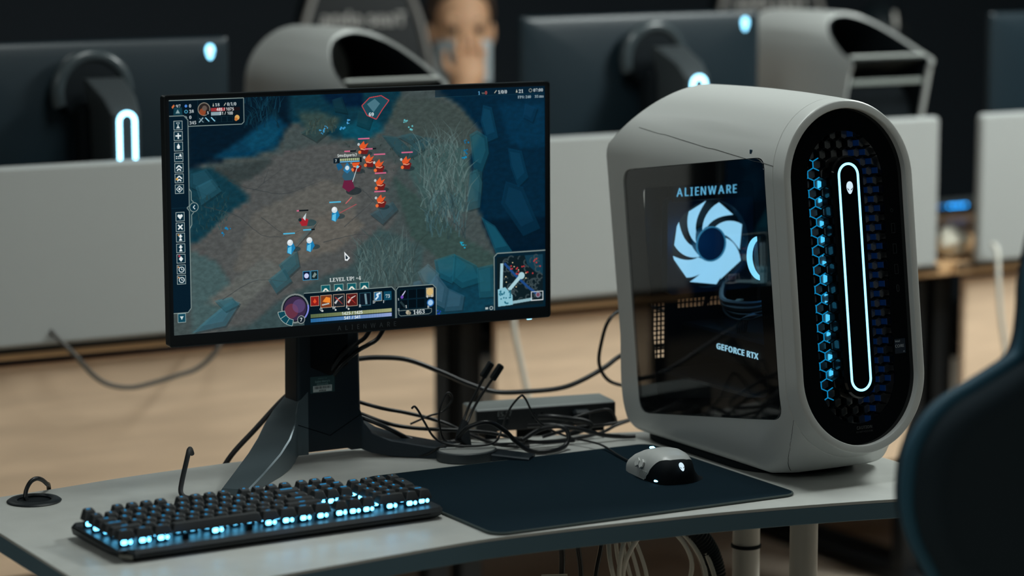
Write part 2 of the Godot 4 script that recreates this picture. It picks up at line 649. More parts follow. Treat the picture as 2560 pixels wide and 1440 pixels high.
# small plain playing pieces; no figure of any known game is drawn
func game_pieces(p: PT, rng: RandomNumberGenerator) -> void:
	p.poly(pts2([715, 45, 745, 18, 790, 12, 820, 30, 795, 60, 770, 95, 735, 80]), hexc("1c4a58"))
	p.poly(pts2([735, 40, 765, 22, 785, 40, 760, 70]), hexc("4a7684"))
	p.line(pts2([715, 45, 745, 18, 790, 12, 820, 30, 795, 60, 770, 95, 735, 80, 715, 45]), 3.5, hexc("c0424a"))
	for q in [[719, 193], [740, 240], [778, 260], [883, 254], [781, 324], [783, 386], [690, 254]]:
		var x: float = q[0]
		var y: float = q[1]
		p.disc(x + 12, y + 22, 22, hexc("15242a"), 0.5, 9)
		p.poly([V(x - 12, y + 4), V(x + 2, y - 10), V(x + 22, y + 4), V(x + 14, y + 24), V(x - 10, y + 22)], hexc("6d1d1c"))
		p.poly([V(x - 16, y - 6), V(x + 2, y - 24), V(x + 6, y - 10), V(x + 20, y - 16), V(x + 8, y + 2), V(x - 10, y + 8)], hexc("e2592a"))
		p.disc(x - 18, y - 12, 5, hexc("b9c4c6"))
		p.disc(x - 14, y + 16, 6, hexc("f07038"))
		p.line([V(x - 10, y + 4), V(x + 4, y + 8), V(x + 14, y + 4)], 3, hexc("e8b090"))
	for q in [[607, 416], [437, 522], [510, 518]]:
		var x: float = q[0]
		var y: float = q[1]
		p.disc(x + 18, y + 16, 20, hexc("15303a"), 0.55, 9)
		p.poly([V(x - 12, y + 2), V(x + 10, y - 6), V(x + 18, y + 12), V(x + 2, y + 34), V(x - 14, y + 28)], hexc("1a7eb4"))
		p.poly([V(x - 10, y + 10), V(x + 4, y + 4), V(x + 2, y + 34), V(x - 12, y + 26)], hexc("5fc0e6"))
		p.disc(x - 2, y - 8, 11, hexc("d5e2e8"))
		p.disc(x - 4, y - 12, 6, hexc("f0f4f6"))
	p.disc(510, 448, 26, hexc("1c4048"), 0.6, 12)
	p.poly([V(470, 440), V(484, 428), V(506, 436), V(500, 458), V(480, 458)], hexc("a8252f"))
	p.poly([V(484, 430), V(498, 412), V(494, 440)], hexc("c8d6da"))
	p.disc(474, 436, 6, hexc("1a2a30"))
	# the player's piece: a plain cloaked token
	p.disc(680, 345, 30, hexc("101c22"), 0.6, 14)
	p.poly([V(636, 330), V(648, 290), V(668, 290), V(684, 334), V(660, 348)], hexc("6a1f3e"))
	p.poly([V(636, 292), V(646, 268), V(668, 264), V(684, 290), V(672, 306), V(646, 306)], hexc("33586a"))
	p.poly([V(640, 270), V(656, 240), V(672, 268), V(656, 282)], hexc("2a78a8"))
	p.disc(656, 262, 8, hexc("cfe0e6"))
	p.line([V(694, 262), V(676, 312)], 3, hexc("b8ccd2"))
	p.disc(696, 260, 5, hexc("6fd0f0"))
	p.line([V(625, 420), V(690, 392)], 3, hexc("c05058"), 0.8)
	p.line([V(648, 388), V(672, 366)], 4, hexc("e0686a"), 0.8)
	p.poly([V(614, 250), V(628, 240), V(640, 260), V(622, 270)], hexc("1d5c84"))
	for q in [[721, 162, 1.0], [746, 199, 0.7], [781, 220, 1.0], [888, 218, 1.0], [784, 287, 1.0], [781, 352, 1.0], [668, 204, 0.5], [484, 404, 0.2]]:
		p.rect(q[0] - 22, q[1] - 3, 44, 5, hexc("10151a"))
		p.rect(q[0] - 22, q[1] - 3, 44 * q[2], 5, hexc("d2688a"))
	for q in [[608, 381, 1.0], [432, 482, 1.0], [507, 473, 0.7]]:
		p.rect(q[0] - 22, q[1] - 3, 44, 5, hexc("10151a"))
		p.rect(q[0] - 22, q[1] - 3, 44 * q[2], 5, hexc("4fb6dc"))
	p.rect(620, 226, 92, 18, hexc("0b161c"))
	p.rect(628, 228, 76, 9, hexc("a9b48c"))
	for i in 9:
		p.rect(636 + i * 8, 228, 1.4, 9, hexc("33402f"))
	p.rect(628, 238, 76, 4, hexc("6cb8e6"))
	p.rect(604, 226, 18, 18, hexc("12202a"))
	p.text("7", 613, 235, 9, Color(0.9, 0.95, 0.95), font("Droid Sans", 700), 0.5)
	p.text("SmuEsports7", 656, 217, 10, hexc("dfe8e4"), font("Droid Sans", 700), 0.5, 1.0, 0.86)
	p.text("69", 751, 77, 13, Color(0.95, 0.97, 0.97), font("Droid Sans", 700), 0.5)
	p.poly(pts2([640, 558, 662, 582, 652, 592, 642, 590]), hexc("e8eef0"))
	p.poly(pts2([645, 570, 655, 581, 650, 586, 645, 585]), hexc("20303a"))

func game_panels(p: PT) -> void:
	var dark := hexc("03141f")
	var teal := hexc("0a2f40")
	var gilt := hexc("7f8f8c")
	var white := hexc("e6eeee")
	var sans := font("Droid Sans", 700)
	var serif := font("Droid Serif", 700)
	# upper left: score card
	p.poly(pts2([0, 0, 274, 0, 274, 84, 264, 93, 0, 93]), dark)
	p.rect(104, 0, 1.5, 92, hexc("12303c"))
	p.line(pts2([0, 1.5, 272, 1.5, 272, 84, 263, 92, 66, 92]), 3, gilt)
	for e in [["97", 26, 22, "e8b080"], ["0", 73, 22, "e6eeee"], ["38", 73, 41, "e6eeee"], ["0", 73, 61, "e6eeee"], ["345", 73, 80, "e6eeee"]]:
		p.text(e[0], e[1], e[2], 11, white, serif)
	p.poly(pts2([10, 24, 18, 15, 22, 20, 14, 30]), hexc("d07040"))
	p.disc(62, 22, 5, hexc("4a86d8"))
	p.ring(62, 41, 5, 2.5, hexc("58b6d8"))
	p.ring(60, 61, 4, 2, hexc("b8c6c6"))
	p.disc(127, 35, 23, hexc("8a8376"))
	p.disc(127, 35, 20, hexc("2c2422"))
	p.disc(122, 44, 12, hexc("a8502c"), 0.8)
	p.disc(129, 32, 9, hexc("6a5c54"), 0.9)
	p.disc(141, 48, 8, hexc("101a22"))
	p.text("5", 141, 48, 9, white, sans, 0.5)
	p.text("18", 167, 22, 11, white, serif)
	p.poly(pts2([158, 27, 161, 14, 164, 27]), hexc("b8b8a8"))
	p.line(pts2([200, 26, 207, 16]), 3, hexc("b8b8a8"))
	p.text("0/1/0", 211, 21, 11, white, serif)
	p.rect(152, 32, 106, 12, hexc("1c1013"))
	p.rect(152, 32, 52, 12, hexc("9a3236"))
	p.rect(152, 46, 106, 12, hexc("0c151a"))
	p.rect(152, 46, 36, 12, hexc("8ea4ac"))
	p.text("485 / 1075", 172, 38, 10.5, white, sans, 0.0, 1.0, 0.92)
	p.text("31 / 100", 183, 52, 10.5, white, sans, 0.0, 1.0, 0.92)
	for i in 6:
		p.frame(106 + i * 21, 62, 20, 20, 1, hexc("16303a"))
	p.line(pts2([108, 80, 123, 64]), 4, hexc("9fb8c0"))
	p.line(pts2([110, 66, 124, 80]), 3, hexc("7f98a0"))
	p.line(pts2([131, 64, 145, 78]), 4, hexc("8fd0e8"))
	p.line(pts2([152, 64, 166, 78]), 4, hexc("8fd0e8"))
	p.disc(247, 68, 9, hexc("d8a860"))
	p.disc(243, 74, 6, hexc("c87838"))
	# left tool column
	p.poly(pts2([0, 55, 54, 55, 68, 70, 66, 365, 57, 371, 66, 382, 65, 719, 53, 734, 0, 734]), hexc("041a28"))
	p.line(pts2([0, 55, 54, 55, 68, 70, 66, 365, 57, 371, 66, 382, 65, 719, 53, 734, 0, 734]), 3, gilt)
	p.rect(2, 370, 56, 1.5, hexc("143a48"))
	p.line(pts2([66, 305, 74, 316, 74, 345, 82, 352]), 3, gilt)
	p.line(pts2([82, 388, 74, 396, 74, 430, 66, 444]), 3, gilt)
	p.disc(83, 370, 17, gilt)
	p.disc(83, 370, 14, hexc("0c3444"))
	p.line(pts2([87, 363, 80, 370, 87, 377]), 3, white)
	p.poly(pts2([16, 52, 18, 26, 47, 26, 49, 52]), hexc("0f3a48"))
	p.poly(pts2([32, 32, 40, 46, 24, 46]), hexc("8aa4a8"))
	p.rect(16, 736, 28, 30, hexc("12485a"))
	p.frame(15, 735, 30, 32, 2, hexc("8fa6a8"))
	p.poly(pts2([23, 745, 37, 745, 30, 758]), hexc("c8d6d8"))
	var ys := [87, 123, 159, 196, 232, 268, 305, 400, 436, 472, 509, 545, 582, 618]
	for i in 14:
		var y: float = ys[i]
		p.rect(16, y - 16, 32, 32, hexc("0b2c3b"))
		p.frame(16, y - 16, 32, 32, 2, hexc("a2b0ae"))
		match i:
			0:
				p.poly(pts2([25, y - 10, 39, y - 10, 33, y, 39, y + 10, 25, y + 10, 31, y]), hexc("c9d4d4"))
				p.disc(32, y - 6, 3, hexc("1a3a48"))
			1:
				p.rect(29.5, y - 10, 5, 20, white)
				p.rect(22, y - 2.5, 20, 5, white)
			2:
				p.poly(pts2([32, y - 11, 38, y, 36, y + 8, 28, y + 8, 26, y]), white)
			3:
				for a in 3:
					for b in 2:
						p.rect(22 + a * 8, y - 4 + b * 6, 5, 3, white)
				p.disc(38, y - 7, 4, white)
			4, 5:
				p.line([V(22, y + 2), V(32, y - 8), V(42, y + 2)], 4.5, white)
				p.line([V(25, y + 10), V(32, y + 3), V(39, y + 10)], 4.5, white)
				if i == 5:
					p.rect(20, y - 1, 8, 7, hexc("d8a048"))
			6:
				p.line([V(32, y - 11), V(43, y), V(32, y + 11), V(21, y), V(32, y - 11)], 2.5, white)
				p.poly([V(32, y - 5), V(37, y), V(32, y + 5), V(27, y)], white)
			7:
				p.disc(27.5, y - 3, 5, white)
				p.disc(36.5, y - 3, 5, white)
				p.poly([V(23, y - 1), V(41, y - 1), V(32, y + 10)], white)
			8:
				p.line([V(24, y - 8), V(40, y + 8)], 5, white)
				p.line([V(40, y - 8), V(24, y + 8)], 5, white)
			9, 10:
				p.poly([V(24, y - 5), V(40, y - 5), V(32, y + 3)], white)
				p.disc(32, y - 7, 4, white)
				p.poly([V(29, y + 3), V(35, y + 3), V(38, y + 11), V(26, y + 11)], white)
				if i == 9:
					p.disc(25, y - 9, 3, hexc("d89a50"))
			11:
				p.poly([V(24, y + 1), V(32, y - 9), V(40, y + 1), V(32, y + 11)], white)
				p.disc(26, y - 9, 4, hexc("b03a4c"))
			12, 13:
				p.ring(33, y + 1, 9, 3, white)
				p.line([V(33, y - 4), V(33, y + 2), V(38, y + 2)], 2.5, white)
				p.poly([V(20, y - 12), V(27, y - 8), V(20, y - 4)], hexc("e0a878"))
	# upper right: score line
	p.rect(1000, 0, 440, 26, hexc("041a2a"), 0.55)
	p.rect(1000, 25, 440, 1.5, hexc("154050"))
	p.text("1", 1170, 16, 12, hexc("6cb8e8"), serif)
	p.text("vs", 1190, 17, 7, hexc("9a9a8a"), serif, 0.5)
	p.text("0", 1202, 16, 12, hexc("d05a50"), serif, 0.5)
	p.line(pts2([1236, 19, 1245, 9]), 3, hexc("b8b8a8"))
	p.text("1/0/0", 1250, 15, 12, white, serif)
	p.poly(pts2([1322, 20, 1326, 7, 1330, 20]), hexc("b8b8a8"))
	p.text("21", 1334, 15, 12, white, serif)
	p.ring(1382, 14, 6, 1.8, hexc("b8b8a8"))
	p.text("07:00", 1394, 14, 11, white, serif)
	p.text("FPS: 240", 1330, 37, 9.5, hexc("c2d2d6"), serif)
	p.text("35 ms", 1399, 37, 9.5, hexc("c2d2d6"), serif)
	# effects above the bar, level line, arrows
	p.frame(481, 618, 28, 33, 2, hexc("3a94c0"))
	p.frame(511, 618, 28, 33, 2, hexc("3a94c0"))
	p.rect(483, 620, 24, 29, hexc("0c1a38"))
	p.disc(495, 635, 9, hexc("c8d0f4"))
	p.rect(513, 620, 24, 29, hexc("16282c"))
	p.poly(pts2([516, 640, 526, 624, 534, 632, 524, 644]), hexc("7d8f8a"))
	p.text("LEVEL UP! +4", 643, 656, 13, hexc("eef2f0"), serif, 0.5)
	for x in [567, 617, 667, 716]:
		p.rect(x - 17, 673, 34, 38, hexc("0f5a64"))
		p.frame(x - 18, 672, 36, 40, 2, hexc("9db0a8"))
		p.line([V(x - 11, 697), V(x, 685), V(x + 11, 697)], 6, hexc("e8e6da"))
		p.poly([V(x - 6, 712), V(x, 704), V(x + 6, 712)], hexc("b8c4bc"))
	# main bar
	p.poly(pts2([484, 697, 823, 697, 838, 712, 838, 810, 484, 810]), hexc("03141f"))
	p.line(pts2([484, 697, 823, 697, 836, 711, 836, 810]), 3, gilt)
	var art := [[525, 727, 15, "8e1d18", "e0502c"], [568, 731, 20, "7a3a1c", "f08a30"], [617, 731, 20, "20242a", "d8dce0"], [667, 732, 20, "5a1a18", "e8e2da"], [718, 733, 20, "0a1420", "6f8f9a"]]
	for i in 5:
		var a: Array = art[i]
		var x: float = a[0]
		var y: float = a[1]
		var r: float = a[2]
		p.rect(x - r - 2, y - r - 3, 2 * r + 4, 2 * r + 6, hexc("b09a86") if i < 4 else hexc("2c5a6a"))
		p.rect(x - r, y - r - 1, 2 * r, 2 * r + 2, hexc(a[3]))
		if i == 0:
			p.poly([V(x, y - 10), V(x + 7, y + 2), V(x, y + 9), V(x - 7, y + 2)], hexc(a[4]))
		elif i == 1:
			p.poly([V(x - 14, y), V(x, y - 16), V(x + 16, y - 12), V(x + 16, y + 6), V(x, y + 4)], hexc(a[4]))
			p.line([V(x - 16, y + 12), V(x + 12, y + 8)], 5, hexc("b8c0c0"))
		elif i == 4:
			p.poly([V(x - 3, y - 19), V(x + 5, y - 19), V(x + 9, y + 19), V(x + 1, y + 19)], hexc(a[4]))
		else:
			p.line([V(x - 15, y + 10), V(x - 2, y - 6), V(x + 15, y - 14)], 8, hexc(a[4]), 0.9, 2)
			p.line([V(x - 14, y - 12), V(x + 2, y + 2), V(x + 14, y + 14)], 5, hexc("c04038"), 0.8, 2)
	for e in [["Q", 548, 757], ["W", 598, 756], ["E", 648, 756], ["R", 698, 756], ["D", 752, 746], ["F", 791, 747]]:
		p.text(e[0], e[1], e[2], 10, white, serif, 0.5)
	for x in [554, 604, 654]:
		p.disc(x, 764, 3.5, hexc("d8dcd8"))
	p.rect(752, 710, 32, 34, hexc("a8a890"))
	p.rect(754, 712, 28, 30, hexc("2a6a98"))
	p.line(pts2([758, 738, 770, 726, 762, 720, 778, 715]), 6, hexc("dceef8"))
	p.rect(791, 711, 30, 32, hexc("0f4a62"))
	p.text("73", 806, 728, 12, white, serif, 0.5)
	for b in [[773, "5c6b48", "a3a878"], [789, "2a6aa0", "93a4d4"]]:
		for i in 31:
			p.rect(508 + i * 10.1, b[0], 10.2, 13, hexc(b[1]).lerp(hexc(b[2]), i / 30.0))
	p.text("1425 / 1425", 668, 779, 11, white, sans, 0.5)
	p.text("541 / 541", 668, 795, 11, white, sans, 0.5)
	# portrait disc: plain shading instead of a face
	p.disc(450, 748, 53, hexc("7d8684"))
	p.disc(450, 748, 47, hexc("101820"))
	p.disc(450, 748, 43, hexc("3a2a46"))
	p.disc(436, 756, 26, hexc("8a3a44"), 0.55)
	p.disc(464, 740, 24, hexc("6a5488"), 0.55)
	p.ring(450, 748, 50, 6, hexc("7f86e0"), -0.2, 0.75)
	var wedge := []
	for i in 9:
		var a := lerpf(1.75, 3.0, i / 8.0)
		wedge.append(V(450 + cos(a) * 66, 748 + sin(a) * 62))
	for i in 9:
		var a := lerpf(3.0, 1.75, i / 8.0)
		wedge.append(V(450 + cos(a) * 40, 748 + sin(a) * 40))
	p.poly(wedge, hexc("0d4656"))
	var loop := wedge.duplicate()
	loop.append(wedge[0])
	p.line(loop, 2.5, hexc("9aa8a4"))
	for a in [2.15, 2.6]:
		p.line([V(450 + cos(a) * 40, 748 + sin(a) * 40), V(450 + cos(a) * 64, 748 + sin(a) * 62)], 2.5, hexc("9aa8a4"))
	p.disc(472, 789, 15, hexc("8f9694"))
	p.disc(472, 789, 12, hexc("14202a"))
	p.text("7", 472, 789, 13, white, sans, 0.5)
	# bag
	p.poly(pts2([839, 699, 984, 699, 998, 713, 998, 810, 839, 810]), hexc("03141f"))
	p.line(pts2([840, 810, 840, 708, 848, 699, 984, 699, 997, 712, 997, 810]), 3, gilt)
	for r in 2:
		for c in 3:
			p.rect(852 + c * 34, 710 + r * 36, 33, 34, hexc("010a12"))
			p.frame(852 + c * 34, 710 + r * 36, 33, 34, 1, hexc("0d3040"))
	p.line(pts2([858, 738, 876, 714]), 6, hexc("c8c8e8"), 1.0, 3)
	p.disc(862, 736, 6, hexc("7048b0"))
	p.line(pts2([856, 752, 874, 774]), 8, hexc("22343a"))
	p.text("1", 848, 743, 8, white, serif, 0.5)
	p.text("5", 848, 780, 8, white, serif, 0.5)
	p.text("1", 878, 772, 11, white, serif, 0.5)
	p.rect(957, 709, 30, 34, hexc("a8a088"))
	p.disc(972, 724, 13, hexc("d8b878"))
	p.text("4", 962, 742, 9, white, serif, 0.5)
	p.text("2", 980, 740, 9, white, serif, 0.5)
	p.disc(974, 764, 14, hexc("2a6ab0"))
	p.disc(974, 764, 10, hexc("a8d0f0"))
	p.text("B", 965, 779, 9, white, serif, 0.5)
	p.line(pts2([849, 785, 978, 785, 978, 798, 968, 804, 856, 804, 849, 798, 849, 785]), 2, gilt)
	p.disc(884, 793, 8, hexc("b0a890"))
	p.disc(891, 796, 6, hexc("8f8874"))
	p.text("1463", 928, 794, 15, white, serif, 0.5)
	# map
	p.poly(pts2([1230, 614, 1243, 602, 1440, 602, 1440, 810, 1230, 810]), hexc("05202e"))
	p.line(pts2([1231, 810, 1231, 614, 1244, 602, 1440, 602]), 3.5, gilt)
	p.rect(1242, 616, 188, 184, hexc("0c1c22"))
	var rng := RandomNumberGenerator.new()
	rng.seed = 4
	p.poly(pts2([1355, 616, 1430, 616, 1430, 690, 1400, 680, 1365, 650]), hexc("123a4c"))
	for i in 46:
		var x := rng.randf_range(1275, 1425)
		var y := rng.randf_range(624, 785)
		p.ring(x, y, rng.randf_range(6, 13), 5, hexc("3c4a4e"), rng.randf_range(0, 3), rng.randf_range(4, 6.3))
	p.line(pts2([1272, 640, 1320, 690, 1370, 735, 1410, 765]), 9, hexc("1f4a86"))
	p.line(pts2([1262, 640, 1258, 760]), 12, hexc("a9cfd8"))
	p.line(pts2([1290, 740, 1340, 690]), 14, hexc("a9cfd8"))
	p.disc(1342, 690, 13, hexc("a9cfd8"))
	p.line(pts2([1300, 787, 1385, 780]), 11, hexc("8fb6c0"))
	p.poly(pts2([1245, 735, 1275, 728, 1305, 760, 1306, 795, 1246, 798]), hexc("8cc4d4"))
	for i in 26:
		p.disc(rng.randf_range(1250, 1300), rng.randf_range(742, 792), 3, hexc("1f6a80"))
	for i in 18:
		var x := rng.randf_range(1290, 1425)
		p.disc(x, clampf(620 + (1425 - x) * 0.2 + rng.randf_range(0, 60), 620, 780), 3, hexc("c03c40"))
	for q in [[1306, 640], [1312, 655], [1330, 668], [1360, 682], [1360, 700], [1278, 690], [1280, 710], [1320, 730]]:
		p.disc(q[0], q[1], 2.5, hexc("d8c8a0"))
	p.frame(1381, 752, 50, 34, 2.5, hexc("e6eef0"))
	p.disc(1410, 765, 9, hexc("7a4a58"))
	p.ring(1410, 765, 9, 2, hexc("a0b8d0"))
	p.rect(1193, 790, 34, 20, hexc("0a2c3a"))
	p.rect(1194, 797, 11, 8, hexc("b0bcbc"))
	p.ring(1218, 801, 6, 3, hexc("b0bcbc"))

# ------------------------------------------------------------------ shared looks
var M := {}

func looks() -> void:
	M.shell = mat(hexc("c0c3c1"), 0.33, 0.0, 0.5)
	M.shell_far = mat(hexc("c0c3c1"), 0.4)
	M.groove = mat(hexc("3a3c3c"), 0.7)
	M.black = mat(hexc("10181d"), 0.42, 0.0, 0.4)
	M.matte = mat(hexc("0b1318"), 0.75, 0.0, 0.3)
	M.gloss = mat(hexc("05080b"), 0.08, 0.0, 0.5)
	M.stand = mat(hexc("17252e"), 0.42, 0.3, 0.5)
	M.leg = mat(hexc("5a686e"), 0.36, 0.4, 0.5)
	M.bezel = mat(hexc("14191d"), 0.45, 0.0, 0.4)
	M.back = mat(hexc("18272f"), 0.40, 0.0, 0.5)
	M.cable = mat(hexc("0d1114"), 0.38, 0.0, 0.5)
	M.cable_braid = bumpy(mat(hexc("10151a"), 0.5), 0.25, 3, 0.06, Vector3(14, 14, 14))
	M.key = mat(hexc("2b2e30"), 0.42, 0.0, 0.5)
	M.plate = mat(hexc("2c3238"), 0.4, 0.3)
	M.kbase = mat(hexc("1d2327"), 0.45, 0.2)
	M.led = glow(Color(0.16, 0.62, 0.97), 9.0)
	M.led_key = glow(Color(0.40, 0.80, 1.0), 6.5)
	M.legend = glow(Color(0.03, 0.60, 0.85), 1.1)
	M.strip = glow(Color(0.50, 0.84, 1.0), 3.0)
	M.far_led = glow(Color(0.55, 0.86, 1.0), 4.0)
	M.desk = grainy(mat(hexc("bdbfbb"), 0.36, 0.0, 0.4), 0.02, 8, 0.95, 1.0, Vector3(1.5, 1.5, 1.5))
	M.edge = mat(hexc("4c6a78"), 0.55)
	M.post = mat(hexc("b9b7b0"), 0.4)
	M.pad = bumpy(mat(hexc("10212a"), 0.95, 0.0, 0.2), 0.35, 12, 0.03, Vector3(8, 8, 8))
	M.stitch = mat(hexc("3c4644"), 0.9)
	M.panel = bumpy(mat(hexc("a6a9a8"), 0.85, 0.0, 0.2), 0.4, 21, 0.05, Vector3(5, 5, 5))
	M.panel_edge = mat(hexc("c9c8c2"), 0.6)
	M.wood = grainy(mat(hexc("f4d6b8"), 0.5, 0.0, 0.3), 0.02, 31, 0.90, 1.0, Vector3(0.25, 2.2, 0.25), 4)
	M.frame = mat(hexc("14181b"), 0.5, 0.3)
	M.white_cord = mat(hexc("cfcdc4"), 0.5)
	M.leather = mat(hexc("0c1519"), 0.42, 0.0, 0.45)
	M.trim = mat(hexc("d8d5d0"), 0.5)
	M.paper = mat(hexc("d9d4c4"), 0.8)

func _ready() -> void:
	# ---- camera
	var cam := Camera3D.new()
	cam.name = "camera"
	var lens := CameraAttributesPhysical.new()
	lens.frustum_focal_length = 12.0 / (720.0 / 6700.0)
	lens.frustum_focus_distance = 3.88
	lens.frustum_near = 0.1
	lens.frustum_far = 60.0
	lens.exposure_aperture = 2.8
	cam.attributes = lens
	cam.transform = Transform3D(Basis(Vector3(0.868546, -0.001144, 0.495607), Vector3(0.07424, 0.989015, -0.127822), Vector3(-0.490016, 0.147813, 0.85909)).orthonormalized(), Vector3(-1.747542, 1.596188, 3.500553))
	add_child(cam)
	cam.current = true
	# ---- surroundings and exposure
	var env := Environment.new()
	env.background_mode = Environment.BG_COLOR
	env.background_color = Color(0.01, 0.02, 0.03)
	env.tonemap_mode = Environment.TONE_MAPPER_LINEAR
	env.tonemap_exposure = 1.0
	env.sdfgi_enabled = true
	env.ssao_enabled = true
	env.ssil_enabled = true
	var we := WorldEnvironment.new()
	we.name = "environment"
	we.environment = env
	add_child(we)
	# ---- ceiling lamps: [x, z, energy]
	for l in [[-3.4, 2.4, 1.3], [-2.8, 0.5, 0.25], [0.35, 0.0, 1.1], [2.6, 0.1, 4.4], [3.3, 2.8, 0.5], [0.2, 5.0, 0.4], [-0.4, -3.0, 0.2]]:
		ceiling_lamp(l[0], l[1], l[2])
	looks()
	room()
	near_desk()
	near_monitor()
	near_tower()
	keyboard()
	mouse()
	desk_clutter()
	under_desk()
	far_row()
	person()
	near_chair()

func ceiling_lamp(x: float, z: float, e: float) -> void:
	var o := thing("ceiling_lamp", "white square ceiling light panel above the rows of desks", "lamp", Vector3(x, 2.9, z), 0.0, "ceiling light panels")
	var f := MB.new()
	f.band(round_rect(0.66, 1.26, 0.01, 1), round_rect(0.6, 1.2, 0.01, 1), -0.03, 0.0, Transform3D(Basis(Vector3.RIGHT, PI / 2), Vector3.ZERO))
	part("frame", f, mat(hexc("d0d0cc"), 0.5), o)
	part("diffuser", MB.new().box(Vector3(0, -0.008, 0), Vector3(0.6, 0.012, 1.2)), glow(Color(0.97, 1.0, 0.985), 2.5 * e, Color(0.8, 0.8, 0.8)), o)
	var a := AreaLight3D.new()
	a.name = "light"
	a.area_size = Vector2(0.6, 1.2)
	a.light_energy = e * 1.7
	a.light_color = Color(0.97, 1.0, 0.985)
	a.area_normalize_energy = true
	a.area_range = 20.0
	a.shadow_enabled = true
	a.position = Vector3(0, -0.04, 0)
	a.rotation.x = -PI / 2
	o.add_child(a)

func room() -> void:
	var wall := mat(hexc("101d27"), 0.8)
	var side := mat(hexc("50595c"), 0.8)
	var x0 := -5.0
	var x1 := 8.0
	var z0 := -4.4
	var z1 := 7.0
	struct("floor", MB.new().box(Vector3((x0 + x1) / 2, -0.05, (z0 + z1) / 2), Vector3(x1 - x0, 0.1, z1 - z0)), grainy(mat(hexc("b8aa9a"), 0.9), 0.05, 44, 0.82, 1.0, Vector3(2, 2, 2)))
	struct("ceiling", MB.new().box(Vector3((x0 + x1) / 2, 2.95, (z0 + z1) / 2), Vector3(x1 - x0, 0.1, z1 - z0)), mat(hexc("848a8a"), 0.9))
	struct("wall_back", MB.new().box(Vector3((x0 + x1) / 2, 1.45, z0 - 0.05), Vector3(x1 - x0 + 0.2, 3.0, 0.1)), wall)
	struct("wall_front", MB.new().box(Vector3((x0 + x1) / 2, 1.45, z1 + 0.05), Vector3(x1 - x0 + 0.2, 3.0, 0.1)), side)
	struct("wall_left", MB.new().box(Vector3(x0 - 0.05, 1.45, (z0 + z1) / 2), Vector3(0.1, 3.0, z1 - z0)), side)
	struct("wall_right", MB.new().box(Vector3(x1 + 0.05, 1.45, (z0 + z1) / 2), Vector3(0.1, 3.0, z1 - z0)), wall)

# ------------------------------------------------------------------ the near desk
func desk_outline() -> PackedVector2Array:
	var back := smooth2([V(-0.606, -0.085), V(-0.44, -0.108), V(-0.335, -0.127), V(-0.17, -0.142), V(0.0, -0.147), V(0.12, -0.139), V(0.2, -0.122), V(0.34, -0.084), V(0.475, -0.039), V(0.715, 0.04)], 4, false)
	var front := smooth2([V(0.715, 0.602), V(0.567, 0.554), V(0.43, 0.52), V(0.3, 0.496), V(0.183, 0.483), V(0.07, 0.473), V(-0.042, 0.467), V(-0.13, 0.473), V(-0.25, 0.487), V(-0.38, 0.503), V(-0.606, 0.532)], 4, false)
	var p := PackedVector2Array()
	p.append_array(back)
	p.append_array(front)
	return p

func near_desk() -> void:
	var o := thing("computer_desk", "light grey curved computer desk with slate blue edge, in front", "desk", Vector3(0, 0, 0))
	var p := desk_outline()
	var up := Transform3D(Basis(Vector3.RIGHT, Vector3(0, 0, 1), Vector3(0, -1, 0)), Vector3.ZERO)   # outline x, z; prism depth runs down
	var top := MB.new().prism(p, -DESK, -DESK + 0.004, 0.0, up)
	part("desktop", top, M.desk, o, 20)
	var band := MB.new().prism(p, -DESK + 0.004, -DESK + 0.028, 0.001, up)
	part("edge_band", band, M.edge, o, 40).set_meta("label", "slate blue edge band")
	for s in [[0.565, 0.175], [0.565, 0.325], [-0.52, 0.16], [-0.52, 0.32]]:
		var leg := MB.new().lathe(PackedVector2Array([V(0, 0), V(0.021, 0), V(0.021, DESK - 0.029), V(0, DESK - 0.029)]), 28, Transform3D(Basis(), Vector3(s[0], 0.0, s[1])))
		part("leg", leg, M.post, o)
	for x in [0.565, -0.52]:
		part("foot", MB.new().box(Vector3(x, 0.016, 0.2), Vector3(0.06, 0.03, 0.6), 0.008), M.post, o)
	part("cable_tie", MB.new().lathe(PackedVector2Array([V(0.0212, 0.588), V(0.0235, 0.589), V(0.0235, 0.593), V(0.0212, 0.594)]), 28, Transform3D(Basis(), Vector3(0.565, 0, 0.175))), M.matte, o)
	# mouse mat
	var pad := thing("mouse_mat", "large black cloth mouse mat on the light grey desk", "mouse mat", Vector3(0.2067, DESK + 0.0004, 0.2642), deg_to_rad(-0.28))
	var pr := round_rect(0.494, 0.399, 0.022, 8)
	part("cloth", MB.new().prism(pr, -0.0036, 0.0, 0.001, up), M.pad, pad, 20)
	var rim := PackedVector3Array()
	for q in pr:
		rim.append(Vector3(q.x, 0.0019, -q.y))
	part("stitched_rim", MB.new().tube(rim, 0.0019, 6, true), M.stitch, pad)
	# cable grommet
	var g := thing("cable_grommet", "black round cable grommet at the left end of the desk", "grommet", Vector3(-0.502, DESK, -0.045))
	part("rim", MB.new().lathe(PackedVector2Array([V(0.024, 0.0004), V(0.038, 0.0004), V(0.0385, 0.0015), V(0.035, 0.004), V(0.027, 0.0045), V(0.024, 0.003), V(0.024, 0.0004)]), 40), M.black, g)
	part("well", MB.new().lathe(PackedVector2Array([V(0.0, 0.0008), V(0.0245, 0.0008)]), 32), M.matte, g)

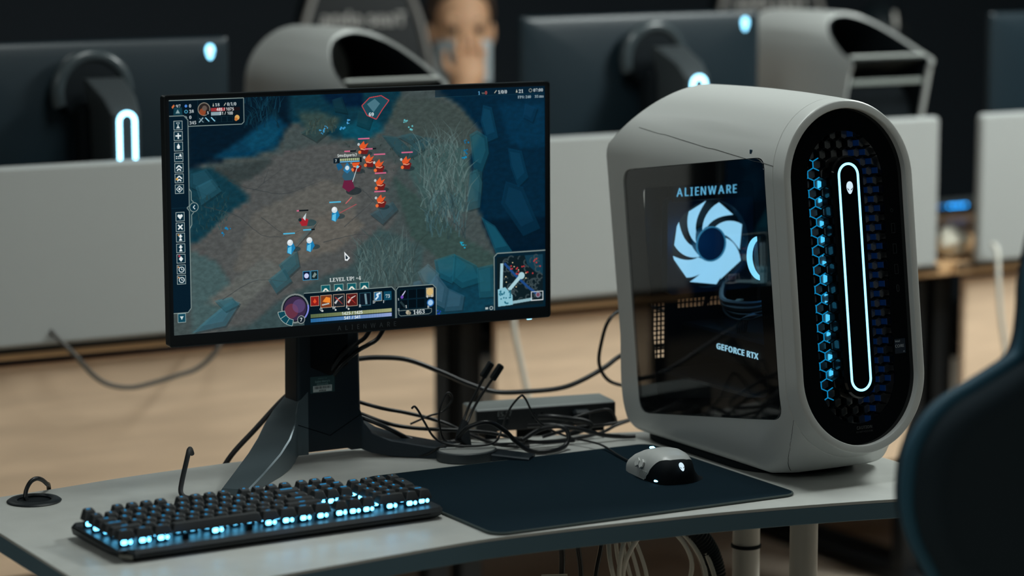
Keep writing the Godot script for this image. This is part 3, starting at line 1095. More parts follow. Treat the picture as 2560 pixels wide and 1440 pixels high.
# ------------------------------------------------------------------ the near monitor
func near_monitor() -> void:
	var u := Vector3(0.9986, 0.0, 0.0532)
	var v := Vector3(0.0005, 1.0, -0.0089)
	var n := Vector3(-0.0532, 0.0089, 0.9985)
	var B := Basis(u, v, n).orthonormalized()
	var base := Vector3(0, DESK, -0.03)
	var o := thing("monitor", "black monitor showing a top-down game, beside the white tower", "monitor", base)
	var X := Transform3D(B, Vector3(0, 1.1323 - DESK, 0.03))
	var hw := 0.29832
	var hh := 0.16786
	# frame: y from -hh-0.0165 to hh+0.0063
	var outer := round_rect(2 * hw + 0.0146, 2 * hh + 0.0228, 0.004, 3, V(0, -0.0051))
	var inner := round_rect(2 * hw, 2 * hh, 0.0006, 3)
	part("bezel", MB.new().band(outer, inner, -0.012, 0.0012, X), M.bezel, o)
	var rim := MB.new()
	rim.band(MB.inset(outer, -0.0006), MB.inset(outer, 0.0009), -0.013, 0.0022, X)
	part("rim", rim, mat(hexc("2f3538"), 0.35, 0.4), o)
	# the picture
	var arr := []
	arr.resize(Mesh.ARRAY_MAX)
	arr[Mesh.ARRAY_VERTEX] = PackedVector3Array([X * Vector3(-hw, hh, 0), X * Vector3(hw, hh, 0), X * Vector3(hw, -hh, 0), X * Vector3(-hw, -hh, 0)])
	arr[Mesh.ARRAY_NORMAL] = PackedVector3Array([n, n, n, n])
	arr[Mesh.ARRAY_TEX_UV] = PackedVector2Array([V(0, 0), V(1, 0), V(1, 1), V(0, 1)])
	arr[Mesh.ARRAY_INDEX] = PackedInt32Array([0, 1, 2, 0, 2, 3])
	var am := ArrayMesh.new()
	am.add_surface_from_arrays(Mesh.PRIMITIVE_TRIANGLES, arr)
	var sm := mat(Color(0.012, 0.014, 0.016), 0.35, 0.0, 0.25)
	sm.emission_enabled = true
	sm.emission = Color.BLACK
	sm.emission_texture = game_picture()
	sm.emission_operator = BaseMaterial3D.EMISSION_OP_ADD
	sm.emission_energy_multiplier = 0.93
	sm.texture_repeat = false
	part("screen", am, sm, o)
	var al := AreaLight3D.new()
	al.name = "screen_light"
	al.area_size = Vector2(2 * hw, 2 * hh)
	al.light_energy = 0.012
	al.light_color = Color(0.35, 0.62, 0.78)
	al.area_normalize_energy = true
	al.area_range = 8.0
	al.shadow_enabled = true
	al.transform = Transform3D(B, X.origin + n * 0.006)
	o.add_child(al)
	# back: a shallow dish
	var rings := []
	for s in [[0.55, -0.05], [0.6, -0.046], [0.93, -0.024], [0.985, -0.019], [1.0, -0.012]]:
		var ring := PackedVector3Array()
		for q in round_rect(2 * hw + 0.0146, 2 * hh + 0.0228, 0.006, 3, V(0, -0.0051)):
			ring.append(X * Vector3(q.x * s[0], q.y * s[0], s[1]))
		rings.append(ring)
	var dish := MB.new().loft(rings, true, true)
	part("back_cover", dish, M.back, o)
	var word := letters("ALIENWARE", 0.0066, font("Droid Sans", 400), 0.0004, 0.0066)
	var wi := part("brand_lettering", word, mat(hexc("4a5256"), 0.6), o)
	wi.transform = X * Transform3D(Basis(), Vector3(0.001, -hh - 0.0085, 0.0014))
	part("power_light", MB.new().box(Vector3.ZERO, Vector3(0.0085, 0.0028, 0.004), 0.001), glow(Color(0.6, 0.88, 1.0), 2.2), o).transform = X * Transform3D(Basis(), Vector3(0.2705, -hh - 0.0172, 0.0))
	# stand
	var cx := -0.019
	var zf := -0.085 - base.z
	var col := MB.new()
	var sect := func(y: float, w: float, dz: float) -> PackedVector3Array:
		var r := PackedVector3Array()
		for q in round_rect(w, 0.05, 0.006, 3):
			r.append(Vector3(cx + q.x, y, zf - 0.025 - q.y + dz))
		return r
	col.loft([sect.call(0.0155, 0.114, 0.0), sect.call(0.05, 0.109, 0.0), sect.call(0.085, 0.106, 0.0), sect.call(0.32, 0.100, 0.0)])
	part("column", col, M.stand, o)
	# a darker inlay of the column with a pointed foot
	part("cable_slot", MB.new().prism(PackedVector2Array([V(-0.031, 0.18), V(-0.031, 0.125), V(0.0, 0.11), V(0.031, 0.125), V(0.031, 0.18)]), 0.0, 0.0006, 0.0, Transform3D(Basis(), Vector3(cx, 0.02, zf + 0.0002))), M.gloss, o)
	var seam := MB.new()
	for s in [[V(-0.053, 0.047), V(0.0, 0.026)], [V(0.0, 0.026), V(0.0525, 0.054)]]:
		var a: Vector2 = s[0]
		var b: Vector2 = s[1]
		var d := (b - a).orthogonal().normalized() * 0.0005
		seam.prism(PackedVector2Array([a - d, b - d, b + d, a + d]), 0.0, 0.0005, 0.0, Transform3D(Basis(), Vector3(cx, 0.012, zf)))
	part("seam", seam, M.gloss, o)
	part("neck", MB.new().box(Vector3(-0.005, 0.36, -0.062 - base.z), Vector3(0.07, 0.16, 0.05), 0.01), M.stand, o)
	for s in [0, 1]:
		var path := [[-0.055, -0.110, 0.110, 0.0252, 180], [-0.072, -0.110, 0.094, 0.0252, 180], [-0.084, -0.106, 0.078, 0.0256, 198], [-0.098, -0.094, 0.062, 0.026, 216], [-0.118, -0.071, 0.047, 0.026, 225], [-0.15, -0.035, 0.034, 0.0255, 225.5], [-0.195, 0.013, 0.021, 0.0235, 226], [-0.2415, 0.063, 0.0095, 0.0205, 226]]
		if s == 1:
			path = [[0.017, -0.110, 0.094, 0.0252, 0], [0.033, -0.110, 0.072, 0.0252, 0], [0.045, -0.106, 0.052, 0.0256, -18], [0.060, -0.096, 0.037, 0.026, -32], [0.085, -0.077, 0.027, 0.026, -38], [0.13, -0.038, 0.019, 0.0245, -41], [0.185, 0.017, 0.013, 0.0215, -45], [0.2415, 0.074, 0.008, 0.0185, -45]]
		var lr := []
		for i in path.size():
			var a: Array = path[i]
			var d := Vector3(cos(deg_to_rad(a[4])), 0, -sin(deg_to_rad(a[4])))
			var sd := Vector3(-d.z, 0, d.x)
			var c := Vector3(a[0], 0, a[1] - base.z)
			var top: float = a[2]
			var w: float = a[3]
			var lo: float = [0.012, 0.012, 0.010, 0.006, 0.002, 0.0005, 0.0005, 0.0005][i]
			var ring := PackedVector3Array()
			for q in [V(-w, lo), V(w, lo), V(w, top - 0.002), V(w - 0.002, top), V(-w + 0.002, top), V(-w, top - 0.002)]:
				ring.append(c + sd * q.x + Vector3.UP * q.y)
			ring.reverse()
			lr.append(ring)
		var lm := MB.new().loft(lr)
		fix_winding(lm)
		part("leg", lm, M.leg if s == 0 else M.stand, o, 40)  # left leg in a lighter colour: the highlight on its top is painted in
	# property sticker
	var st := PT.new(160, 100, hexc("27474b"))
	st.text("PROPERTY OF", 80, 14, 7, hexc("6f8f90"), font("Droid Sans", 400), 0.5)
	st.text("Saint Mary's", 80, 31, 12, hexc("7d9c9c"), font("Droid Sans", 700), 0.5)
	st.text("University", 80, 47, 11, hexc("7d9c9c"), font("Droid Sans", 700), 0.5)
	st.rect(18, 56, 124, 38, hexc("c4cfcf"))
	var rng := RandomNumberGenerator.new()
	rng.seed = 3
	var bx := 28.0
	while bx < 132.0:
		var bw := rng.randf_range(1.0, 4.0)
		st.rect(bx, 60, bw, 16, hexc("10181a"))
		bx += bw + rng.randf_range(1.2, 4.5)
	st.text("413624", 80, 86, 10, hexc("182022"), font("Droid Sans", 700), 0.5)
	var smt := mat(Color.WHITE, 0.5)
	smt.albedo_texture = st.tex()
	smt.texture_repeat = false
	part("property_sticker", card(0.0405, 0.0252), smt, o).position = Vector3(-0.031, 0.1175, zf + 0.0006)

func card(w: float, h: float) -> ArrayMesh:
	var am := ArrayMesh.new()
	var arr := []
	arr.resize(Mesh.ARRAY_MAX)
	var n := Vector3(0, 0, 1)
	arr[Mesh.ARRAY_VERTEX] = PackedVector3Array([Vector3(-w / 2, h / 2, 0), Vector3(w / 2, h / 2, 0), Vector3(w / 2, -h / 2, 0), Vector3(-w / 2, -h / 2, 0)])
	arr[Mesh.ARRAY_NORMAL] = PackedVector3Array([n, n, n, n])
	arr[Mesh.ARRAY_TEX_UV] = PackedVector2Array([V(0, 0), V(1, 0), V(1, 1), V(0, 1)])
	arr[Mesh.ARRAY_INDEX] = PackedInt32Array([0, 1, 2, 0, 2, 3])
	am.add_surface_from_arrays(Mesh.PRIMITIVE_TRIANGLES, arr)
	return am

# turns a closed shape inside out if its volume came out negative
func fix_winding(m: MB) -> void:
	var vol := 0.0
	for i in range(0, m.t.size(), 3):
		vol += m.t[i].dot(m.t[i + 1].cross(m.t[i + 2]))
	if vol < 0.0:
		for i in range(0, m.t.size(), 3):
			var s := m.t[i + 1]
			m.t[i + 1] = m.t[i + 2]
			m.t[i + 2] = s

# ------------------------------------------------------------------ white computer towers
const LEAN := 0.1343   # the tower leans back
const TW := 0.2299
const TH := 0.5123
const TY := 0.3001     # height of the middle of the front

func csg_cut(base: MB, cuts: Array) -> MB:
	var c := CSGCombiner3D.new()
	c.name = "cutting"
	add_child(c)
	var all := [base]
	all.append_array(cuts)
	for i in all.size():
		var m := CSGMesh3D.new()
		m.name = "piece"
		m.mesh = all[i].mesh(30)
		if i > 0:
			m.operation = CSGShape3D.OPERATION_SUBTRACTION
		c.add_child(m, true)
	c._update_shape()
	var me: Mesh = c.bake_static_mesh()
	var out := MB.new()
	if me != null:
		for s in me.get_surface_count():
			var arr := me.surface_get_arrays(s)
			var vs: PackedVector3Array = arr[Mesh.ARRAY_VERTEX]
			var ix: PackedInt32Array = arr[Mesh.ARRAY_INDEX] if arr[Mesh.ARRAY_INDEX] != null else PackedInt32Array(range(vs.size()))
			for i in range(0, ix.size() - 2, 3):
				out.tri(vs[ix[i]], vs[ix[i + 2]], vs[ix[i + 1]])
	remove_child(c)
	c.free()
	if out.t.is_empty():
		push_warning("cut failed")
		return base
	return out

func tower_face() -> Transform3D:
	return Transform3D(Basis(Vector3.RIGHT, Vector3(0, cos(LEAN), -sin(LEAN)), Vector3(0, sin(LEAN), cos(LEAN))), Vector3(0, TY, 0))

# a point of the hull: p on the front outline, d metres behind the front
func hull(p: Vector2, d: float) -> Vector3:
	var y := TY + p.y * cos(LEAN)
	var x := p.x
	var z0 := -(y - TY) * tan(LEAN)
	var yc := 0.159
	if y < yc:
		var k := smoothstep(0.0, 0.10, d)
		var f := (yc - y) / 0.114
		y -= k * 0.0375 * pow(f, 1.6)
		var wide := signf(x) * pow(absf(x) / (TW * 0.5), lerpf(1.0, 0.11, k)) * TW * 0.5
		x = lerpf(x, wide, k)
		var v := clampf((yc - y) / (yc - 0.0087), 0.0, 1.0)
		y = lerpf(y, yc - (yc - 0.0087) * pow(v, 0.35), k)
	if y > 0.5:
		y += 0.004 * sin(clampf(d / 0.36, 0, 1) * PI)
	return Vector3(x, y, z0 - d)

var far_rear := false

func rear_depth(p: Vector2) -> float:
	var y := TY + p.y * cos(LEAN)
	if far_rear:
		return table(y, [0.03, 0.05, 0.075, 0.40, 0.425, 0.444, 0.456, 0.4745, 0.507, 0.54, 0.557], [0.42, 0.43, 0.436, 0.438, 0.448, 0.473, 0.476, 0.425, 0.354, 0.285, 0.262])
	return table(y, [0.03, 0.0465, 0.056, 0.08, 0.12, 0.33, 0.44, 0.456, 0.5565], [0.425, 0.434, 0.455, 0.468, 0.472, 0.4765, 0.479, 0.476, 0.352])

func hull_ring(inset: float, d: float, to_rear := -1.0, n := 40) -> PackedVector3Array:
	var r := PackedVector3Array()
	var o := stadium(TW - 2 * inset, TH - 2 * inset, n)
	for p in o:
		r.append(hull(p, d if to_rear < 0.0 else lerpf(d, rear_depth(p) - inset * 0.0, to_rear)))
	r.reverse()   # the loft runs away from the front
	return r

func tower_hull(o: Node3D, window: bool, m: Material) -> void:
	far_rear = not window
	var F := tower_face()
	# front bezel with its bright lip
	var bz := []
	for s in [[0.0135, 0.012], [0.0125, 0.001], [0.0112, 0.0], [0.003, 0.0], [0.0008, 0.0012], [0.0, 0.004], [0.0, 0.0262], [0.0012, 0.0268]]:
		bz.append(hull_ring(s[0], s[1]))
	part("front_bezel", MB.new().loft(bz, false, false), m, o, 40)
	part("bezel_groove", MB.new().loft([hull_ring(0.0012, 0.0262), hull_ring(0.0012, 0.0285)], false, false), M.groove, o)
	var outer := []
	for s in [[0.0012, 0.0274], [0.0, 0.0284], [0.0, 0.04], [0.0, 0.06], [0.0, 0.08], [0.0, 0.1], [0.0, 0.13], [0.0, 0.2]]:
		outer.append(hull_ring(s[0], s[1]))
	for t in [0.33, 0.66, 0.9, 1.0]:
		outer.append(hull_ring(0.0, 0.2, t))
	var inner := []
	for s in [[0.007, 0.034], [0.007, 0.06], [0.007, 0.08], [0.007, 0.1], [0.007, 0.13], [0.007, 0.2]]:
		inner.append(hull_ring(s[0], s[1]))
	for t in [0.33, 0.66, 0.9]:
		inner.append(hull_ring(0.007, 0.2, t))
	var last := hull_ring(0.007, 0.2, 1.0)
	for i in last.size():
		last[i].z -= 0.03
	inner.append(last)
	var cuts := [MB.new().loft(inner)]
	var liner_out := []
	var liner_in := []
	for s in [0.05, 0.08, 0.1, 0.13, 0.2]:
		liner_out.append(hull_ring(0.0076, s))
		liner_in.append(hull_ring(0.0095, s if s > 0.05 else 0.045))
	for t in [0.5, 0.9, 0.96]:
		liner_out.append(hull_ring(0.0076, 0.2, t))
		liner_in.append(hull_ring(0.0095, 0.2, t if t < 0.96 else 1.05))
	var lcuts := [MB.new().loft(liner_in)]
	if window:
		var hole := MB.new().prism(window_outline(0.0), -0.02, 0.03, 0.0, window_frame_x(-TW * 0.5))
		cuts.append(hole)
		lcuts.append(MB.new().prism(window_outline(-0.004), -0.04, 0.03, 0.0, window_frame_x(-TW * 0.5)))
	part("shell", csg_cut(MB.new().loft(outer), cuts), m, o, 34)
	part("liner", csg_cut(MB.new().loft(liner_out), lcuts), M.matte, o, 34)
	# foot
	var fo := PackedVector2Array()
	for q in round_rect(0.204, 0.385, 0.095, 12, V(0, 0.2615)):
		fo.append(q)
	part("foot", MB.new().prism(fo, -0.0136, -0.0035, 0.001, Transform3D(Basis(Vector3.RIGHT, Vector3(0, 0, -1), Vector3(0, 1, 0)), Vector3(0, 0.014, 0))), M.matte, o)
	# glossy front panel with an opening for the grille
	part("front_panel", MB.new().band(resampled(stadium(TW - 0.0252, TH - 0.0252, 30)), resampled(stadium(0.134, 0.424, 30)), -0.012, -0.010, F), M.gloss, o)

func resampled(p: PackedVector2Array) -> PackedVector2Array:
	return p

# window outline in (distance behind the front, height)
func window_outline(grow: float) -> PackedVector2Array:
	var p := PackedVector2Array()
	for q in [V(0.0475, 0.4735), V(0.4345, 0.421), V(0.4305, 0.044), V(0.0455, 0.0975)]:
		p.append(V((q.y - TY) * tan(LEAN) + q.x, q.y))
	p = rounded(p, 0.024, 6)
	if grow != 0.0:
		if MB.area(p) < 0.0:
			p.reverse()
		p = MB.inset(p, -grow)
	return p

# maps (behind, height, outwards) to the left side of the tower
func window_frame_x(x: float) -> Transform3D:
	return Transform3D(Basis(Vector3(0, 0, -1), Vector3(0, 1, 0), Vector3(1, 0, 0)), Vector3(x, 0, 0))

func alien_shape(h: float) -> Array:
	var w := h * 0.60
	var head := smooth2([V(0, 0.5), V(0.30, 0.43), V(0.47, 0.25), V(0.5, 0.03), V(0.40, -0.2), V(0.22, -0.41), V(0.0, -0.5), V(-0.22, -0.41), V(-0.40, -0.2), V(-0.5, 0.03), V(-0.47, 0.25), V(-0.30, 0.43)], 5)
	var hp := PackedVector2Array()
	for q in head:
		hp.append(V(q.x * w, q.y * h))
	var eyes := []
	for s in [-1.0, 1.0]:
		var e := PackedVector2Array()
		for q in smooth2([V(0.10, -0.19), V(0.17, -0.185), V(0.30, -0.09), V(0.42, 0.0), V(0.40, -0.09), V(0.25, -0.2)], 3):
			e.append(V(q.x * w * s, q.y * h))
		eyes.append(e)
	return [hp, eyes]

func alien(o: Node, called: String, h: float, X: Transform3D, m: Material) -> void:
	var a := alien_shape(h)
	var l := part(called, MB.new().prism(a[0], 0.0, 0.0008, 0.0, X), m, o)
	l.set_meta("label", "glowing head-shaped emblem with two slanted eyes")
	for e in a[1]:
		part("emblem_eye", MB.new().prism(e, 0.0006, 0.0011, 0.0, X), M.gloss, o)

func near_tower() -> void:
	var o := thing("computer_tower", "white rounded computer tower with glowing blue front strip and side window, on the near desk", "computer", Vector3(0.577, DESK, 0.4249))
	tower_hull(o, true, M.shell)
	var F := tower_face()
	# ---- front
	part("grille_back", MB.new().prism(stadium(0.138, 0.428, 24), -0.034, -0.033, 0.0, F), M.matte, o)
	var pod := MB.new()
	pod.prism(stadium(0.056, 0.352, 24), -0.033, -0.002, 0.0025, F)
	part("light_bar_housing", pod, M.gloss, o, 40)
	part("light_strip", MB.new().band(stadium(0.0372, 0.3310, 24), stadium(0.0302, 0.3240, 24), -0.003, -0.0012, F), M.strip, o)
	alien(o, "emblem", 0.0183, F * Transform3D(Basis(), Vector3(0.001, 0.1291, -0.0019)), glow(Color(0.85, 0.95, 1.0), 0.95))
	# honeycomb; strip light falling on its edges is put in as emission
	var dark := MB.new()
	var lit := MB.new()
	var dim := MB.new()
	var a := 0.0092
	var kx := 1.28
	var seen := {}
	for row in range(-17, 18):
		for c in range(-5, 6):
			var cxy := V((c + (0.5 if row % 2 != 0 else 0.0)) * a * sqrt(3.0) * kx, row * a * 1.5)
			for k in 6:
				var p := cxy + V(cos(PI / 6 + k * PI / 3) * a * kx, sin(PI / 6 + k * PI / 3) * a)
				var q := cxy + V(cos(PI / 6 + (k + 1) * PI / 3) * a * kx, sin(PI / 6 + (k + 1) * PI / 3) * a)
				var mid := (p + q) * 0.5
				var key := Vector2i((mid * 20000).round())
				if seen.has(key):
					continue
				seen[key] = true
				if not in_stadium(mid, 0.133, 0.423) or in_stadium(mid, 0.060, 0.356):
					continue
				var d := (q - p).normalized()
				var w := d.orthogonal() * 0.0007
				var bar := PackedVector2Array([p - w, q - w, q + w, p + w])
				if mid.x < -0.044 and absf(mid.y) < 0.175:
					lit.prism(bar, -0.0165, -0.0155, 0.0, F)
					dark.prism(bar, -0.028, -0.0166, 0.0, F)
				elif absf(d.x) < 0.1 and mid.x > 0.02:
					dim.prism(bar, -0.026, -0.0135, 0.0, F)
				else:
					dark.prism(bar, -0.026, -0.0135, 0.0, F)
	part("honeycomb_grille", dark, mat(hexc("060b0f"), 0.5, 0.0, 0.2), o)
	part("painted_lit_edge", lit, glow(Color(0.03, 0.55, 0.78), 0.75), o)  # left cell edges glow to imitate light from the strip
	part("painted_dim_lit_edge", dim, glow(Color(0.0, 0.16, 0.36), 0.22), o)  # right upright edges: fainter strip light, also put into emission
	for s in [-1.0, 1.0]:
		var strip_glow := MB.new()
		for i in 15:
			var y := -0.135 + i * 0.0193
			strip_glow.prism(PackedVector2Array([V(s * 0.0345 - 0.0028, y - 0.0055), V(s * 0.0345 + 0.0022, y - 0.004), V(s * 0.0345 + 0.0028, y + 0.0055), V(s * 0.0345 - 0.0022, y + 0.007)]), -0.0300, -0.0250, 0.0, F)
		part("painted_strip_glow", strip_glow, glow(Color(0.3, 0.78, 1.0), 1.1 if s < 0 else 0.05), o)  # strip glow between the cells as emissive patches, left side painted brighter
	var l := AreaLight3D.new()
	l.name = "strip_light"
	l.light_color = Color(0.15, 0.6, 1.0)
	l.light_energy = 0.004
	l.area_size = Vector2(0.036, 0.33)
	l.area_normalize_energy = true
	l.area_range = 3.0
	l.shadow_enabled = true
	l.transform = Transform3D(F.basis * Basis(Vector3.UP, PI), F * Vector3(0.0, 0.0, 0.004))
	o.add_child(l)
	# ports on the right of the front panel
	for i in 5:
		var y: float = [0.092, 0.066, 0.036, 0.006, -0.022][i]
		var X := F * Transform3D(Basis(), Vector3(0.0795 + 0.0006 * i, y, -0.0098))
		if i == 0:
			part("audio_jack", MB.new().band(stadium(0.0055, 0.0056, 10), stadium(0.0036, 0.0037, 10), 0.0, 0.0008, X), M.black, o)
		elif i == 4:
			part("usb_port", MB.new().band(stadium(0.0045, 0.0105, 10), stadium(0.0030, 0.009, 10), 0.0, 0.0008, X), mat(hexc("3a4044"), 0.4, 0.5), o)
		else:
			part("usb_port", MB.new().band(round_rect(0.0068, 0.0145, 0.0006, 2), round_rect(0.0050, 0.0127, 0.0004, 2), 0.0, 0.0008, X), mat(hexc("23292d"), 0.4, 0.5), o)
	var ic := PT.new(120, 140, hexc("0c1f31"))
	ic.text("intel", 6, 22, 18, hexc("b8c4cc"), font("Droid Sans", 700))
	ic.text("CORE", 4, 68, 27, hexc("c8d2d8"), font("Droid Sans", 400), 0.0, 1.0, 1.1)
	ic.text("i9", 100, 124, 14, hexc("b8c4cc"), font("Droid Sans", 700), 0.5)
	var im := mat(Color.WHITE, 0.4)
	im.albedo_texture = ic.tex()
	im.texture_repeat = false
	part("processor_sticker", card(0.0195, 0.0215), im, o).transform = F * Transform3D(Basis(), Vector3(0.0795, -0.1065, -0.0096))
	part("caution_lettering", letters("CAUTION", 0.0046, font("Droid Sans", 700), 0.0003), mat(hexc("2c3234"), 0.6), o).transform = F * Transform3D(Basis(), Vector3(0.006, -0.2185, -0.0097))
	part("caution_lettering", letters("DO NOT HOLD HERE", 0.0024, font("Droid Sans", 400), 0.0003), mat(hexc("22282a"), 0.6), o).transform = F * Transform3D(Basis(), Vector3(0.006, -0.2245, -0.0097))
	# ---- window
	var pane := glass_pane()
	var WX := window_frame_x(-TW * 0.5)
	part("window_glass", MB.new().prism(window_outline(-0.0006), -0.0004, 0.0026, 0.0004, WX), pane, o)
	# the black printed border behind the glass
	var wo := window_outline(-0.001)
	var mid := Vector2.ZERO
	for q in wo:
		mid += q
	mid /= wo.size()
	var wi := PackedVector2Array()
	for q in window_inner():
		wi.append(q)
	part("window_border", ring_between(wo, wi, 0.0030, 0.0042, WX), M.gloss, o)
	# seams in the shell
	for s in [[V(0.0275, 0.462), V(0.395, 0.489)], [V(0.0275, 0.1), V(0.075, 0.016)]]:
		var pa: Vector2 = s[0]
		var pb: Vector2 = s[1]
		var path := PackedVector3Array()
		for i in 25:
			var q := pa.lerp(pb, i / 24.0)
			path.append(left_skin(q.x, q.y))
		part("seam", MB.new().tube(path, 0.00035, 4), M.groove, o)
	part("latch_tab", MB.new().box(left_skin(0.0868, 0.476) + Vector3(0.0004, 0, 0), Vector3(0.002, 0.0085, 0.0055), 0.0006), mat(hexc("163c52"), 0.4), o)
	tower_inside(o)

func left_skin(d: float, y: float) -> Vector3:
	# walk the outline to the height y on the left side at depth d
	var best := Vector3.ZERO
	var err := INF
	for i in 400:
		var py := lerpf(-TH * 0.5, TH * 0.5, i / 399.0)
		var r := TW * 0.5
		var over := maxf(absf(py) - (TH * 0.5 - r), 0.0)
		var h := hull(V(-sqrt(maxf(r * r - over * over, 0.0)), py), d)
		if absf(h.y - y) < err:
			err = absf(h.y - y)
			best = h
	return best

func in_stadium(p: Vector2, w: float, h: float) -> bool:
	var r := w * 0.5
	return Vector2(p.x, maxf(absf(p.y) - (h * 0.5 - r), 0.0)).length() < r

func glass_pane() -> StandardMaterial3D:
	var g := mat(Color(0.05, 0.06, 0.07, 0.12), 0.02, 0.0, 0.5)
	g.transparency = BaseMaterial3D.TRANSPARENCY_ALPHA
	return g

func window_inner() -> PackedVector2Array:
	var p := PackedVector2Array()
	for q in [V(0.081, 0.437), V(0.384, 0.397), V(0.380, 0.075), V(0.079, 0.125)]:
		p.append(V((q.y - TY) * tan(LEAN) + q.x, q.y))
	return rounded(p, 0.012, 6)

func ring_between(po: PackedVector2Array, pi: PackedVector2Array, z0: float, z1: float, X: Transform3D) -> MB:
	return MB.new().band(po if MB.area(po) > 0 else rev(po), pi if MB.area(pi) > 0 else rev(pi), z0, z1, X)

func rev(p: PackedVector2Array) -> PackedVector2Array:
	var q := p.duplicate()
	q.reverse()
	return q

func tower_inside(o: Node3D) -> void:
	var zr := -0.395
	# rear plate, with two fields of square holes
	var plate := MB.new()
	for r in [[-0.1085, -0.100, 0.05, 0.46], [-0.070, -0.048, 0.05, 0.46], [-0.100, -0.070, 0.05, 0.128], [-0.100, -0.070, 0.216, 0.46], [-0.048, 0.036, 0.05, 0.204], [-0.048, 0.036, 0.2205, 0.46], [0.036, 0.104, 0.05, 0.46]]:
		plate.box(Vector3((r[0] + r[1]) / 2, (r[2] + r[3]) / 2, zr), Vector3(r[1] - r[0], r[3] - r[2], 0.002))
	part("rear_plate", plate, M.black, o)
	var lat := MB.new()
	for i in 5:
		lat.box(Vector3(-0.100 + i * 0.0075, 0.172, zr), Vector3(0.0022, 0.088, 0.002))
	for i in 13:
		lat.box(Vector3(-0.085, 0.128 + i * 0.00735, zr), Vector3(0.030, 0.0020, 0.002))
	for i in 12:
		lat.box(Vector3(-0.048 + i * 0.0076, 0.2122, zr), Vector3(0.0022, 0.0166, 0.002))
	for i in 3:
		lat.box(Vector3(-0.006, 0.204 + i * 0.0082, zr), Vector3(0.084, 0.0020, 0.002))
	lat.prism(PackedVector2Array([V(0.0, 0.204), V(0.008, 0.2205), V(0.016, 0.2205), V(0.008, 0.204)]), zr - 0.001, zr + 0.001)
	part("vent_lattice", lat, M.black, o)
	part("board", MB.new().box(Vector3(0.098, 0.25, -0.21), Vector3(0.003, 0.37, 0.34)), mat(hexc("0b1014"), 0.5), o)
	part("shroud", MB.new().box(Vector3(0.0, 0.085, -0.22), Vector3(0.19, 0.06, 0.32), 0.004), M.black, o)
	part("roof_plate", MB.new().box(Vector3(0.0, 0.45, -0.22), Vector3(0.19, 0.006, 0.3), 0.001), M.black, o)
	part("front_plate", MB.new().box(Vector3(0.0, 0.26, -0.062), Vector3(0.19, 0.4, 0.004)), M.black, o)
	# rear fan
	var fc := Vector3(-0.002, 0.306, zr + 0.016)
	part("fan_frame", MB.new().band(round_rect(0.160, 0.150, 0.012, 7), circle_like(0.1425, 0.138, 32), -0.008, 0.008, Transform3D(Basis(), fc)), mat(hexc("12303f"), 0.35), o)
	var fan_mat := glow(Color(0.60, 0.86, 1.0), 1.25)
	for k in 7:
		var bl := MB.new()
		var rings := []
		for i in 9:
			var t := i / 8.0
			var r := lerpf(0.026, 0.066, t)
			var a := TAU * k / 7.0 - t * 0.95 + t * t * 0.15
			var half := lerpf(0.34, 0.40, t) * lerpf(1.0, 0.80, t * t * t)
			var ring := PackedVector3Array()
			for s in [[-1.0, 0.0005], [1.0, 0.0005], [1.0, -0.0005], [-1.0, -0.0005]]:
				var aa: float = a + s[0] * half
				ring.append(fc + Vector3(cos(aa) * r, sin(aa) * r, s[1] + s[0] * 0.006))
			rings.append(ring)
		bl.loft(rings)
		fix_winding(bl)
		part("fan_blade", bl, fan_mat, o, 40)
	part("fan_hub", MB.new().lathe(PackedVector2Array([V(0.026, -0.012), V(0.026, 0.009), V(0.0245, 0.0105), V(0.0, 0.0105)]), 32, Transform3D(Basis(Vector3.RIGHT, PI / 2), fc)), mat(hexc("0f5068"), 0.5), o)
	part("fan_hub_ring", MB.new().band(circle_like(0.0555, 0.0555, 32), circle_like(0.0515, 0.0515, 32), 0.0085, 0.0108, Transform3D(Basis(), fc)), glow(Color(0.25, 0.62, 0.82), 0.6), o)
	part("brand_lettering", letters("ALIENWARE", 0.0125, font("Droid Sans", 400), 0.001, 0.0042), glow(Color(0.45, 0.82, 1.0), 0.95), o).transform = Transform3D(Basis(), Vector3(-0.012, 0.390, zr + 0.027))
	part("bracket", MB.new().box(Vector3(0.01, 0.39, zr + 0.02), Vector3(0.17, 0.03, 0.012), 0.002), M.black, o)
	# pump ring on the board
	var pr := MB.new()
	pr.band(circle_like(0.066, 0.066, 32), circle_like(0.0585, 0.0585, 32), -0.004, 0.004, Transform3D(Basis(Vector3.UP, -PI / 2), Vector3(-0.035, 0.308, -0.186)))
	part("pump_ring", pr, glow(Color(0.5, 0.84, 1.0), 1.6), o)
	part("pump", MB.new().lathe(PackedVector2Array([V(0.034, 0.0), V(0.034, 0.1), V(0.028, 0.104), V(0.0, 0.104)]), 32, Transform3D(Basis(Vector3(0, 0, 1), PI / 2), Vector3(0.075, 0.308, -0.186))), M.black, o)
	# graphics card
	part("graphics_card", MB.new().box(Vector3(0.01, 0.165, -0.24), Vector3(0.13, 0.045, 0.27), 0.004), M.matte, o)
	var gt := glow(Color(0.66, 0.90, 1.0), 0.95)
	part("card_lettering", letters("GEFORCE RTX", 0.0092, font("Droid Sans", 700), 0.0008), gt, o).transform = Transform3D(Basis(Vector3.UP, -PI / 2) * Basis.from_scale(Vector3(1.35, 1.0, 1.0)), Vector3(-0.0562, 0.1640, -0.2165))
	for i in 4:
		part("hose" if i < 2 else "lead", MB.new().tube(smooth([Vector3(0.06, 0.30 - i * 0.01, -0.16), Vector3(0.0 - i * 0.01, 0.24 - i * 0.008, -0.2), Vector3(-0.02, 0.225 - i * 0.006, -0.30), Vector3(0.03, 0.24, -0.38)], 6), 0.005 if i < 2 else 0.002, 8), mat(hexc("0c2634"), 0.4), o)
